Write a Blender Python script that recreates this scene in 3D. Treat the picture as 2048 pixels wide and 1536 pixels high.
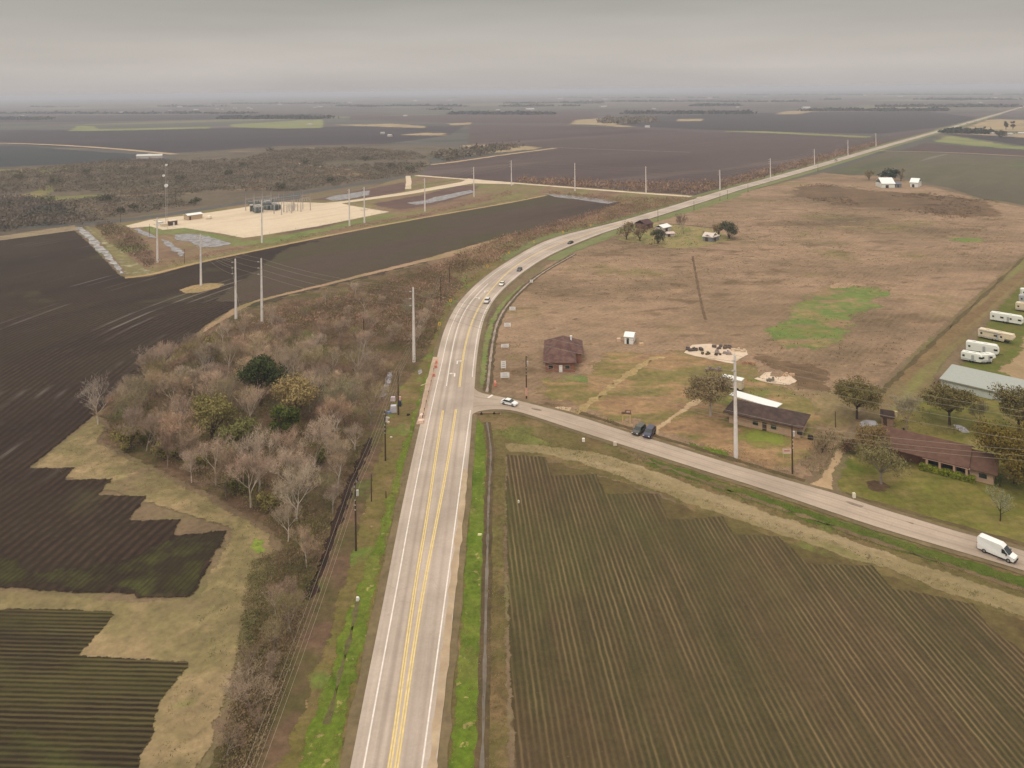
import bpy, math, random
from math import sin, cos, pi, radians, sqrt, atan2, hypot
from mathutils import Vector, Matrix, noise
from mathutils.geometry import delaunay_2d_cdt

S = bpy.context.scene
for o in list(bpy.data.objects):
    bpy.data.objects.remove(o)
random.seed(7)

# ---------------------------------------------------------------- camera
H = 85.0                     # height of the drone in metres
F = 1530.0                   # focal length in pixels of the 2048 px wide photograph
PITCH = 0.0                  # the lens looks level and is shifted down: uprights stay upright
CY = 181.0                   # photograph row of the principal point
ROLL = radians(0.66)
R0 = Vector((1, 0, 0)); U0 = Vector((0, sin(PITCH), cos(PITCH))); FW = Vector((0, cos(PITCH), -sin(PITCH)))
CR = R0 * cos(ROLL) - U0 * sin(ROLL)
CU = R0 * sin(ROLL) + U0 * cos(ROLL)
CAM = Vector((0, 0, H))
cd = bpy.data.cameras.new('camera'); cam = bpy.data.objects.new('camera', cd)
S.collection.objects.link(cam)
cd.lens = F / 2048 * 36; cd.sensor_width = 36; cd.clip_end = 400000; cd.clip_start = 0.5; cd.shift_y = -(768 - CY) / 2048
cam.matrix_world = Matrix(((CR.x, CU.x, -FW.x, 0), (CR.y, CU.y, -FW.y, 0), (CR.z, CU.z, -FW.z, H), (0, 0, 0, 1)))
S.camera = cam

def at(px, py, z=0.0):
    "the point of the height z that stands at this place of the photograph"
    d = CR * (px - 1024) + CU * (CY - py) + FW * F
    t = (z - H) / d.z
    return CAM + d * t

def proj(p):
    v = Vector(p) - CAM
    k = F / v.dot(FW)
    return 1024 + v.dot(CR) * k, CY - v.dot(CU) * k

def height_to(base, py):
    "height of an upright thing standing at base whose top shows at row py"
    lo, hi = 0.0, 83.0
    for _ in range(40):
        m = (lo + hi) / 2
        if proj((base[0], base[1], base[2] + m))[1] > py: lo = m
        else: hi = m
    return lo

# ---------------------------------------------------------------- world, sun, exposure
W = bpy.data.worlds.new('World'); S.world = W; W.use_nodes = True
nt = W.node_tree; nt.nodes.clear()
SUN_EL, SUN_AZ = 52, 205
def wn(t, **k):
    n = nt.nodes.new(t)
    for a, b in k.items(): setattr(n, a, b)
    return n
tc = wn('ShaderNodeTexCoord'); sep = wn('ShaderNodeSeparateXYZ'); nt.links.new(tc.outputs['Generated'], sep.inputs[0])
ramp = wn('ShaderNodeValToRGB'); nt.links.new(sep.outputs[2], ramp.inputs[0])
cr = ramp.color_ramp
def wcol(*c): return tuple(((x / 255) ** 2.2) for x in c) + (1,)
cr.elements[0].position = 0.0; cr.elements[0].color = wcol(186, 180, 178)
cr.elements[1].position = 1.0; cr.elements[1].color = (1.80, 1.70, 1.52, 1)
for p_, c_ in ((0.03, wcol(196, 189, 183)), (0.06, wcol(190, 184, 177)), (0.09, wcol(178, 174, 168)), (0.12, wcol(165, 163, 156)), (0.2, wcol(176, 175, 170)), (0.35, (0.85, 0.84, 0.80, 1))):
    e = cr.elements.new(p_); e.color = c_
mp = wn('ShaderNodeMapping'); mp.inputs['Scale'].default_value = (1.3, 1.3, 12)
nt.links.new(tc.outputs['Generated'], mp.inputs[0])
nz = wn('ShaderNodeTexNoise'); nz.inputs['Scale'].default_value = 1.7; nz.inputs['Detail'].default_value = 5; nz.inputs['Roughness'].default_value = 0.5
nt.links.new(mp.outputs[0], nz.inputs[0])
mr = wn('ShaderNodeMapRange'); mr.inputs[1].default_value = 0.34; mr.inputs[2].default_value = 0.68; mr.inputs[3].default_value = 0.92; mr.inputs[4].default_value = 1.06
nt.links.new(nz.outputs[0], mr.inputs[0])
mul = wn('ShaderNodeMixRGB', blend_type='MULTIPLY'); mul.inputs[0].default_value = 1
nt.links.new(ramp.outputs[0], mul.inputs[1]); nt.links.new(mr.outputs[0], mul.inputs[2])
sky = wn('ShaderNodeTexSky', sky_type='NISHITA'); sky.sun_disc = False
sky.sun_elevation = radians(SUN_EL); sky.sun_rotation = radians(SUN_AZ); sky.air_density = 1.5; sky.dust_density = 4
sb = wn('ShaderNodeBackground'); sb.inputs[1].default_value = 0.05; nt.links.new(sky.outputs[0], sb.inputs[0])
cb = wn('ShaderNodeBackground'); cb.inputs[1].default_value = 1.0; nt.links.new(mul.outputs[0], cb.inputs[0])
mx = wn('ShaderNodeMixShader'); mx.inputs[0].default_value = 0.93        # thick cloud with a little clear sky behind it
nt.links.new(sb.outputs[0], mx.inputs[1]); nt.links.new(cb.outputs[0], mx.inputs[2])
out = wn('ShaderNodeOutputWorld'); nt.links.new(mx.outputs[0], out.inputs[0])
W.cycles.sampling_method = 'AUTOMATIC'

ld = bpy.data.lights.new('sun', 'SUN'); ld.energy = 1.1; ld.angle = radians(14); ld.color = (1, 0.93, 0.82)
sun = bpy.data.objects.new('sun', ld); S.collection.objects.link(sun)
sd = Vector((sin(radians(SUN_AZ)) * cos(radians(SUN_EL)), cos(radians(SUN_AZ)) * cos(radians(SUN_EL)), sin(radians(SUN_EL))))
sun.rotation_euler = sd.to_track_quat('Z', 'Y').to_euler(); sun.location = sd * 200

S.view_settings.view_transform = 'Standard'; S.view_settings.look = 'None'
S.view_settings.gamma = 1; S.view_settings.exposure = 0.06
S.cycles.max_bounces = 5; S.cycles.diffuse_bounces = 2; S.cycles.transparent_max_bounces = 16; S.cycles.volume_bounces = 0

# ---------------------------------------------------------------- helpers: objects
COL = S.collection
def tag(o, label=None, cat=None, group=None, kind=None):
    if label: o['label'] = label
    if cat: o['category'] = cat
    if group: o['group'] = group
    if kind: o['kind'] = kind
    return o

def thing(name, label, cat, loc=(0, 0, 0), rz=0.0, group=None):
    o = bpy.data.objects.new(name, None); COL.objects.link(o)
    o.empty_display_size = 0.3
    o.location = loc; o.rotation_euler = (0, 0, rz)
    return tag(o, label, cat, group)

def dup(root, loc, rz=None, label=None, group=None, sc=None):
    c = root.copy(); COL.objects.link(c); c.location = loc
    if rz is not None: c.rotation_euler = (0, 0, rz)
    if sc is not None: c.scale = sc
    if label: c['label'] = label
    if group: c['group'] = group
    for ch in list(root.children):
        k = ch.copy(); COL.objects.link(k); k.parent = c
        for g in list(ch.children):
            q = g.copy(); COL.objects.link(q); q.parent = k
    return c

class MB:
    "collects shapes and links them as ONE mesh object"
    def __init__(s): s.v = []; s.f = []; s.sm = []
    def add(s, vs, fs, smooth=False):
        n = len(s.v); s.v += [tuple(v) for v in vs]
        s.f += [tuple(i + n for i in f) for f in fs]; s.sm += [smooth] * len(fs)
        return s
    def box(s, c, d, rz=0.0, tz=1.0):
        "box of centre c and full size d; tz tapers the top"
        x, y, z = d[0] / 2, d[1] / 2, d[2] / 2
        cs, sn = cos(rz), sin(rz)
        vs = []
        for k, t in ((-1, 1.0), (1, tz)):
            for a, b in ((-1, -1), (1, -1), (1, 1), (-1, 1)):
                X, Y = a * x * t, b * y * t
                vs.append((c[0] + X * cs - Y * sn, c[1] + X * sn + Y * cs, c[2] + k * z))
        return s.add(vs, [(0, 3, 2, 1), (4, 5, 6, 7), (0, 1, 5, 4), (1, 2, 6, 5), (2, 3, 7, 6), (3, 0, 4, 7)])
    def tube(s, a, b, ra, rb=None, n=6, cap=True):
        rb = ra if rb is None else rb
        a = Vector(a); b = Vector(b); d = (b - a)
        if d.length < 1e-6: return s
        d.normalize(); u = d.orthogonal().normalized(); w = d.cross(u)
        vs = []
        for p, r in ((a, ra), (b, rb)):
            for i in range(n):
                t = 2 * pi * i / n
                vs.append(p + u * (cos(t) * r) + w * (sin(t) * r))
        fs = [(i, (i + 1) % n, n + (i + 1) % n, n + i) for i in range(n)]
        s.add(vs, fs, n > 5)
        if cap: s.add(vs[:n][::-1], [tuple(range(n))]); s.add(vs[n:], [tuple(range(n))])
        return s
    def poly(s, pts): return s.add(pts, [tuple(range(len(pts)))])
    def prism(s, prof, y0, y1, ins=None):
        "profile of (x, z) pushed along y from y0 to y1; ins = per-point inset of both ends"
        n = len(prof); ins = ins or [0] * n
        vs = [(p[0], y0 + i, p[1]) for p, i in zip(prof, ins)] + [(p[0], y1 - i, p[1]) for p, i in zip(prof, ins)]
        fs = [(i, n + i, n + (i + 1) % n, (i + 1) % n) for i in range(n)]
        s.add(vs, fs + [tuple(range(n)), tuple(range(2 * n - 1, n - 1, -1))])
        return s
    def build(s, name, mat, parent=None):
        me = bpy.data.meshes.new(name); me.from_pydata(s.v, [], s.f)
        me.materials.append(mat)
        if any(s.sm): me.polygons.foreach_set('use_smooth', s.sm)
        me.update()
        o = bpy.data.objects.new(name, me); COL.objects.link(o)
        if parent: o.parent = parent
        return o

# ---------------------------------------------------------------- helpers: materials
K = 1.22
def C(r, g, b, k=K):
    "photographed colour -> base colour of the surface under this light"
    def l(x):
        x /= 255.0
        return (x / 12.92 if x <= 0.04045 else ((x + 0.055) / 1.055) ** 2.4) / k
    return (l(r), l(g), l(b), 1)

class NT:
    def __init__(s, name):
        s.m = bpy.data.materials.new(name); s.m.use_nodes = True; s.t = s.m.node_tree
        s.b = s.t.nodes['Principled BSDF']; s.b.inputs['Specular IOR Level'].default_value = 0.2
    def n(s, t, ins=None, **k):
        x = s.t.nodes.new(t)
        for a, b in k.items(): setattr(x, a, b)
        for a, b in (ins or {}).items():
            if hasattr(b, 'is_output') or isinstance(b, bpy.types.NodeSocket): s.t.links.new(b, x.inputs[a])
            else: x.inputs[a].default_value = b
        return x
    def pos(s): return s.n('ShaderNodeNewGeometry').outputs['Position']
    def noise(s, vec, scale, detail=5, rough=0.55, dist=0.0):
        return s.n('ShaderNodeTexNoise', {'Vector': vec, 'Scale': scale, 'Detail': detail, 'Roughness': rough, 'Distortion': dist}).outputs[0]
    def rng(s, v, a, b, c=0.0, d=1.0, smooth=True):
        return s.n('ShaderNodeMapRange', {0: v, 1: a, 2: b, 3: c, 4: d}, interpolation_type='SMOOTHSTEP' if smooth else 'LINEAR').outputs[0]
    def math(s, op, a, b=0.0):
        return s.n('ShaderNodeMath', {0: a, 1: b}, operation=op).outputs[0]
    def mix(s, f, a, b, bt='MIX'):
        return s.n('ShaderNodeMixRGB', {0: f, 1: a, 2: b}, blend_type=bt).outputs[0]
    def stretch(s, vec, ang, sx, sy):
        return s.n('ShaderNodeMapping', {'Vector': s.n('ShaderNodeMapping', {'Vector': vec, 'Rotation': (0, 0, -ang)}).outputs[0], 'Scale': (sx, sy, 1)}).outputs[0]
    def ramp(s, f, stops):
        r = s.n('ShaderNodeValToRGB', {0: f}); e = r.color_ramp.elements
        e[0].position, e[0].color = stops[0]; e[1].position, e[1].color = stops[-1]
        for p, c in stops[1:-1]:
            q = e.new(p); q.color = c
        return r.outputs[0]
    def finish(s, col, rough=0.95, bump=None, dist=0.1):
        s.t.links.new(col, s.b.inputs['Base Color'])
        if isinstance(rough, (int, float)): s.b.inputs['Roughness'].default_value = rough
        else: s.t.links.new(rough, s.b.inputs['Roughness'])
        if bump is not None:
            bp = s.n('ShaderNodeBump', {'Height': bump, 'Distance': dist, 'Strength': 0.6})
            s.t.links.new(bp.outputs[0], s.b.inputs['Normal'])
        return s.m

def gmat(name, cols, scale=0.03, ang=0.0, st=(1, 1), over=(), rows=None, fine=0.35, rough=0.96, bumpd=0.12, seed=0.0, fscale=0.8):
    """ground: cols spread over a big noise; over = [(colour, scale, threshold, softness, (ang, sx, sy) or None, amount)];
    rows = dict(ang|attr, spacing, col, amt)"""
    t = NT(name); p = t.pos()
    p = t.n('ShaderNodeMapping', {'Vector': p, 'Location': (seed * 137.0, seed * 71.0, 0)}).outputs[0]
    q = t.stretch(p, ang, *st) if st != (1, 1) else p
    big = t.noise(q, scale, 7, 0.62)
    n = len(cols)
    col = t.ramp(big, [(0.33 + 0.34 * i / max(1, n - 1), c) for i, c in enumerate(cols)])
    for (c, sc, th, so, stt, am) in over:
        qq = t.stretch(p, *stt) if stt else p
        f = t.noise(qq, sc, 5, 0.6, 0.3)
        col = t.mix(t.rng(f, th, th + so, 0, am), col, c)
    hgt = t.noise(p, fscale, 4, 0.7)
    mid = t.noise(p, fscale * 0.17, 4, 0.65)
    col = t.mix(1.0, col, t.rng(hgt, 0.25, 0.75, 1 - fine, 1 + fine, False), 'MULTIPLY')
    col = t.mix(1.0, col, t.rng(mid, 0.3, 0.7, 1 - fine * 0.6, 1 + fine * 0.6, False), 'MULTIPLY')
    if rows:
        if 'attr' in rows:
            s = t.n('ShaderNodeAttribute', attribute_name=rows['attr']).outputs['Fac']
            along = p
        else:
            a = rows['ang']      # direction of the rows, seen from above
            al = t.n('ShaderNodeMapping', {'Vector': p, 'Rotation': (0, 0, -a)}).outputs[0]
            s = t.n('ShaderNodeSeparateXYZ', {0: al}).outputs[1]
            along = t.n('ShaderNodeMapping', {'Vector': al, 'Scale': (0.05, 0.6, 1)}).outputs[0]
        wob = t.math('MULTIPLY', t.math('SUBTRACT', t.noise(p, 0.35, 3), 0.5), rows['spacing'] * 0.35)
        w = t.math('SINE', t.math('MULTIPLY', t.math('ADD', s, wob), 2 * pi / rows['spacing']))
        w01 = t.rng(w, rows.get('sharp', -0.5), 0.95, 0, 1)
        am = t.rng(t.noise(along, rows.get('ns', 0.6), 4, 0.6), 0.3, 0.68, rows.get('lo', 0.15), rows['amt'])
        big2 = t.rng(t.noise(p, 0.022, 5, 0.6), 0.36, 0.62, 0.35, 1.0)
        am = t.math('MULTIPLY', am, big2)
        col = t.mix(t.math('MULTIPLY', w01, am), col, rows['col'])
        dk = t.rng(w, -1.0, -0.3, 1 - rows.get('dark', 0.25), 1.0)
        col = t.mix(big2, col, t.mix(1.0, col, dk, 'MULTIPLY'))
        clod = t.rng(t.noise(p, 3.0, 3, 0.7), 0.62, 0.75, 0.0, 0.35)
        col = t.mix(clod, col, rows['col'])
        hgt = t.math('ADD', t.math('MULTIPLY', w, 0.5), hgt)
        # tractor passes: wet lines every few rows, their sky sheen painted as pale colour
        if 'tram' in rows:
            tw = t.math('SINE', t.math('MULTIPLY', s, 2 * pi / rows['tram']))
            tn = t.noise(t.n('ShaderNodeCombineXYZ', {0: t.math('MULTIPLY', s, 0.5), 1: 37.0, 2: 0.0}).outputs[0], 0.12, 2)
            seg = t.noise(p, 0.018, 3, 0.6)
            f = t.math('MULTIPLY', t.rng(tw, 0.72, 0.95), t.math('MULTIPLY', t.rng(tn, 0.50, 0.62), t.rng(seg, 0.46, 0.6)))
            col = t.mix(t.math('MULTIPLY', f, rows.get('tramamt', 0.6)), col, rows['tramcol'])
    return t.finish(col, rough, hgt, bumpd)

def pmat(name, col, rough=0.6, metal=0.0, var=0.12, scale=1.5, spec=0.3, dirt=None, rnd=0.0):
    "painted, built or grown surface with mottling"
    t = NT(name); p = t.n('ShaderNodeTexCoord').outputs['Object']
    f = t.noise(p, scale, 5, 0.6)
    c = t.mix(1.0, col, t.rng(f, 0.3, 0.7, 1 - var, 1 + var, False), 'MULTIPLY')
    if dirt:
        g = t.noise(p, scale * 0.35, 4, 0.7, 0.6)
        c = t.mix(t.rng(g, 0.5, 0.72, 0, 0.7), c, dirt)
    if rnd:
        r = t.n('ShaderNodeObjectInfo').outputs['Random']
        hs = t.n('ShaderNodeHueSaturation', {'Hue': t.rng(r, 0, 1, 0.5 - rnd * 0.06, 0.5 + rnd * 0.06, False), 'Saturation': t.rng(t.math('FRACT', t.math('MULTIPLY', r, 7.13)), 0, 1, 1 - rnd, 1 + rnd * 0.5, False), 'Value': t.rng(t.math('FRACT', t.math('MULTIPLY', r, 13.7)), 0, 1, 1 - rnd, 1 + rnd * 0.7, False), 'Fac': 1.0, 'Color': c})
        c = hs.outputs[0]
    m = t.finish(c, rough); t.b.inputs['Metallic'].default_value = metal; t.b.inputs['Specular IOR Level'].default_value = spec
    return m

# ---------------------------------------------------------------- helpers: ground sheets
def fbm(x, y, s): return noise.noise((x * s, y * s, 3.1)) + 0.5 * noise.noise((x * s * 2.3, y * s * 2.3, 7.7)) + 0.3 * noise.noise((x * s * 5.1, y * s * 5.1, 1.7)) + 0.2 * noise.noise((x * s * 11, y * s * 11, 9.7))

def ragged(pts, jag, step=None, closed=True):
    out = []; n = len(pts)
    for i in range(n if closed else n - 1):
        a = pts[i]; b = pts[(i + 1) % n]
        L = hypot(b[0] - a[0], b[1] - a[1])
        if L < 1e-4: continue
        dm = hypot((a[0] + b[0]) / 2, (a[1] + b[1]) / 2)
        st = step or max(0.6, dm * 0.006)
        k = max(1, min(400, int(L / st)))
        nx, ny = -(b[1] - a[1]) / L, (b[0] - a[0]) / L
        for j in range(k):
            t = j / k; x = a[0] + (b[0] - a[0]) * t; y = a[1] + (b[1] - a[1]) * t
            w = jag * fbm(x, y, 0.22 / max(0.3, jag)) if jag else 0
            if j == 0: w *= 0.3
            out.append((x + nx * w, y + ny * w))
    if not closed: out.append(tuple(pts[-1][:2]))
    return out

def smooth_line(pts, it=2):
    for _ in range(it):
        q = [pts[0]]
        for a, b in zip(pts, pts[1:]):
            q.append(tuple(a[i] * 0.75 + b[i] * 0.25 for i in range(len(a)))); q.append(tuple(a[i] * 0.25 + b[i] * 0.75 for i in range(len(a))))
        q.append(pts[-1]); pts = q
    return pts

def inside(x, y, poly):
    c = False; n = len(poly); j = n - 1
    for i in range(n):
        xi, yi = poly[i][0], poly[i][1]; xj, yj = poly[j][0], poly[j][1]
        if (yi > y) != (yj > y) and x < (xj - xi) * (y - yi) / (yj - yi) + xi: c = not c
        j = i
    return c

def W2(px): return [tuple(at(*p)[:2]) for p in px]

FEATHERED = {}
def feathered(m, w):
    "the same ground, breaking up into patches towards the outline of its sheet"
    key = (m.name, round(w, 1))
    if key in FEATHERED: return FEATHERED[key]
    q = m.copy(); q.name = m.name + '_frayed'; t = q.node_tree
    def nd(tp, ins=None, **k):
        x = t.nodes.new(tp)
        for a, b in k.items(): setattr(x, a, b)
        for a, b in (ins or {}).items():
            if isinstance(b, bpy.types.NodeSocket): t.links.new(b, x.inputs[a])
            else: x.inputs[a].default_value = b
        return x
    po = nd('ShaderNodeNewGeometry').outputs['Position']
    e = nd('ShaderNodeAttribute', attribute_name='edge').outputs['Fac']
    n1 = nd('ShaderNodeTexNoise', {'Vector': po, 'Scale': 0.9 / max(0.8, w), 'Detail': 10, 'Roughness': 0.80}).outputs[0]
    a = nd('ShaderNodeMath', {0: nd('ShaderNodeMath', {0: n1, 1: 0.5}, operation='SUBTRACT').outputs[0], 1: 2.9}, operation='MULTIPLY').outputs[0]
    s = nd('ShaderNodeMath', {0: e, 1: a}, operation='ADD').outputs[0]
    f = nd('ShaderNodeMapRange', {0: s, 1: 0.485, 2: 0.515, 3: 0.0, 4: 1.0}).outputs[0]
    g = nd('ShaderNodeMath', {0: f, 1: nd('ShaderNodeMapRange', {0: e, 1: 0.9, 2: 1.0, 3: 0.0, 4: 1.0}).outputs[0]}, operation='MAXIMUM').outputs[0]
    o = [n for n in t.nodes if n.type == 'OUTPUT_MATERIAL'][0]; b = [n for n in t.nodes if n.type == 'BSDF_PRINCIPLED'][0]
    tr = nd('ShaderNodeBsdfTransparent'); mx = nd('ShaderNodeMixShader', {0: g, 1: tr.outputs[0], 2: b.outputs[0]})
    t.links.new(mx.outputs[0], o.inputs['Surface'])
    FEATHERED[key] = q
    return q

LAYER = [0]
CRISP = {'puddle', 'tar_patch', 'concrete_slab', 'gravel_pad', 'field', 'woodland'}
def sheet(name, pts, z, mat, jag=0.4, kind='structure', world=False, grid=None, attr=None, step=None, feather=None):
    LAYER[0] += 1; z += (LAYER[0] % 20) * 0.00025         # no two sheets in one plane
    w = list(pts) if world else W2(pts)
    ol = ragged(w, jag, step)
    if feather is None: feather = 0 if name in CRISP else 24 if name in ('grass_field', 'dry_field') else 1.1 if attr else max(0.8, jag * 1.9)
    vs = [Vector(p) for p in ol]; n = len(vs)
    if grid:
        xs = [p[0] for p in ol]; ys = [p[1] for p in ol]
        x = min(xs)
        while x < max(xs):
            y = min(ys)
            while y < max(ys):
                if inside(x, y, ol): vs.append(Vector((x + 0.01, y + 0.013)))
                y += grid
            x += grid
    if feather:
        area = sum(ol[i][0] * ol[(i + 1) % n][1] - ol[(i + 1) % n][0] * ol[i][1] for i in range(n))
        sg = 1 if area > 0 else -1
        lens = [hypot(ol[(i + 1) % n][0] - ol[i][0], ol[(i + 1) % n][1] - ol[i][1]) for i in range(n)]
        stp = max(1, int(feather * 0.6 / max(0.05, sum(lens) / n)))
        for i in range(0, n, stp):
            a = ol[i - 1]; b = ol[(i + 1) % n]; L = hypot(b[0] - a[0], b[1] - a[1]) or 1
            q = (ol[i][0] - (b[1] - a[1]) / L * feather * sg, ol[i][1] + (b[0] - a[0]) / L * feather * sg)
            if not inside(q[0], q[1], ol): continue
            if min((q[0] - c[0]) ** 2 + (q[1] - c[1]) ** 2 for c in ol) < (feather * 0.8) ** 2: continue
            vs.append(Vector(q))
    r = delaunay_2d_cdt(vs, [(i, (i + 1) % n) for i in range(n)], [], 1, 1e-4)
    me = bpy.data.meshes.new(name)
    me.from_pydata([(p[0], p[1], z) for p in r[0]], [], r[2]); me.materials.append(feathered(mat, feather) if feather else mat)
    for p in me.polygons:
        if p.normal.z < 0: p.flip()
    if attr:
        a = me.attributes.new(attr[0], 'FLOAT', 'POINT')
        a.data.foreach_set('value', [attr[1](p[0], p[1]) for p in r[0]])
    if feather:
        a = me.attributes.new('edge', 'FLOAT', 'POINT')
        a.data.foreach_set('value', [1.0 if all(k >= n for k in r[3][i]) and r[3][i] else 0.0 for i in range(len(r[0]))])
    me.update()
    o = bpy.data.objects.new(name, me); COL.objects.link(o); o['kind'] = kind
    return o

def ribbon(name, left, right, mat, zf, kind='structure', parent=None, nseg=None, jag=0.0):
    "strip between two matched world lines, with uv.x across"
    n = len(left); vs = []; fs = []; us = []
    for i in range(n):
        l, r = left[i], right[i]
        jl = jag * fbm(l[0], l[1], 0.3) if jag else 0; jr = jag * fbm(r[0], r[1], 0.3) if jag else 0
        d = Vector((r[0] - l[0], r[1] - l[1])); L = d.length or 1; d /= L
        for k in range(5):
            t = k / 4
            tt = t + (jl * (1 - t) - jr * t) / L if k in (0, 4) else t
            x = l[0] + d.x * L * tt; y = l[1] + d.y * L * tt
            vs.append((x, y, zf(x, y))); us.append(t)
    for i in range(n - 1):
        for k in range(4):
            a = i * 5 + k; fs.append((a, a + 1, a + 6, a + 5))
    me = bpy.data.meshes.new(name); me.from_pydata(vs, [], fs); me.materials.append(mat)
    a = me.attributes.new('across', 'FLOAT', 'POINT'); a.data.foreach_set('value', us)
    for p in me.polygons:
        if p.normal.z < 0: p.flip()
    me.update(); o = bpy.data.objects.new(name, me); COL.objects.link(o)
    if parent: o.parent = parent
    else: o['kind'] = kind
    return o

def resample(pts, n):
    L = [0]
    for a, b in zip(pts, pts[1:]): L.append(L[-1] + hypot(b[0] - a[0], b[1] - a[1]))
    out = []; j = 0
    for i in range(n):
        # denser at the start, where the camera is near
        t = (i / (n - 1)) ** 1.8 * L[-1]
        while j < len(L) - 2 and L[j + 1] < t: j += 1
        k = (t - L[j]) / max(1e-6, L[j + 1] - L[j])
        out.append((pts[j][0] + (pts[j + 1][0] - pts[j][0]) * k, pts[j][1] + (pts[j + 1][1] - pts[j][1]) * k))
    return out

def offset_line(pts, d):
    out = []
    for i, p in enumerate(pts):
        a = pts[max(0, i - 1)]; b = pts[min(len(pts) - 1, i + 1)]
        L = hypot(b[0] - a[0], b[1] - a[1]) or 1
        out.append((p[0] + (b[1] - a[1]) / L * d, p[1] - (b[0] - a[0]) / L * d))
    return out

def band(name, pts, w, mat, z, n=None, jag=0.0, zf=None, kind='structure'):
    "strip of width w along a world line"
    if n: pts = resample(pts, n)
    LAYER[0] += 1; z += (LAYER[0] % 20) * 0.00025
    return ribbon(name, offset_line(pts, -w / 2), offset_line(pts, w / 2), mat, zf or (lambda x, y: z), kind, None, None, jag)
# ================================================================ the setting: ground, fields, roads
def azim(pa, pb):
    a, b = at(*pa), at(*pb); return atan2(b.y - a.y, b.x - a.x)

def water(name, k=0.55, col=C(168, 160, 164)):  # a pale col stands in for sky reflected by the water
    t = NT(name); p = t.pos(); f = t.noise(p, 0.25, 4, 0.6)
    c = t.mix(t.rng(f, 0.35, 0.65), C(120, 108, 96), col)
    t.b.inputs['Specular IOR Level'].default_value = 0.5
    return t.finish(c, 0.12 if k > 0.5 else 0.6)

# --- base sheet to the horizon
t = NT('ground_plain'); p = t.pos()
cell = t.n('ShaderNodeTexVoronoi', {'Vector': t.stretch(p, radians(33), 0.00075, 0.0019), 'Scale': 1.0, 'Randomness': 0.75}, distance='CHEBYCHEV')
rv = t.n('ShaderNodeSeparateXYZ', {0: cell.outputs['Color']}).outputs[0]
mos = t.ramp(rv, [(0.0, C(82, 72, 72)), (0.3, C(96, 84, 82)), (0.45, C(84, 86, 74)), (0.6, C(112, 100, 84)), (0.78, C(90, 78, 76)), (1.0, C(122, 118, 84))])
wd = t.noise(t.stretch(p, radians(10), 0.0006, 0.0022), 2.2, 7, 0.62)
mos = t.mix(t.rng(wd, 0.52, 0.60, 0, 0.85), mos, C(68, 72, 64))
spk = t.noise(t.stretch(p, radians(5), 0.004, 0.012), 1.0, 5, 0.6)
mos = t.mix(t.rng(spk, 0.62, 0.68, 0, 0.35), mos, C(130, 122, 106))
near = t.ramp(t.noise(p, 0.03, 7, 0.6), [(0.36, C(104, 86, 66)), (0.5, C(124, 104, 80)), (0.62, C(112, 106, 66))])
near = t.mix(1.0, near, t.rng(t.noise(p, 0.9, 4, 0.7), 0.25, 0.75, 0.7, 1.3, False), 'MULTIPLY')
dd = t.n('ShaderNodeVectorMath', {0: p}, operation='LENGTH').outputs['Value']
M_base = t.finish(t.mix(t.rng(dd, 600, 900), near, mos))
vs = [(0, 0, 0)]; fs = []
rad = [60, 120, 200, 320, 500, 800, 1300, 2000, 3200, 5000, 8000, 12000, 18000, 26000, 40000, 70000, 140000]; NA = 48
for r in rad:
    for i in range(NA): vs.append((r * cos(2 * pi * i / NA), r * sin(2 * pi * i / NA), 0))
for i in range(NA): fs.append((0, 1 + i, 1 + (i + 1) % NA))
for k in range(len(rad) - 1):
    for i in range(NA):
        a = 1 + k * NA + i; b = 1 + k * NA + (i + 1) % NA; fs.append((a, a + NA, b + NA, b))
me = bpy.data.meshes.new('ground'); me.from_pydata(vs, [], fs); me.materials.append(M_base)
ground = bpy.data.objects.new('ground', me); COL.objects.link(ground); ground['kind'] = 'structure'

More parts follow.
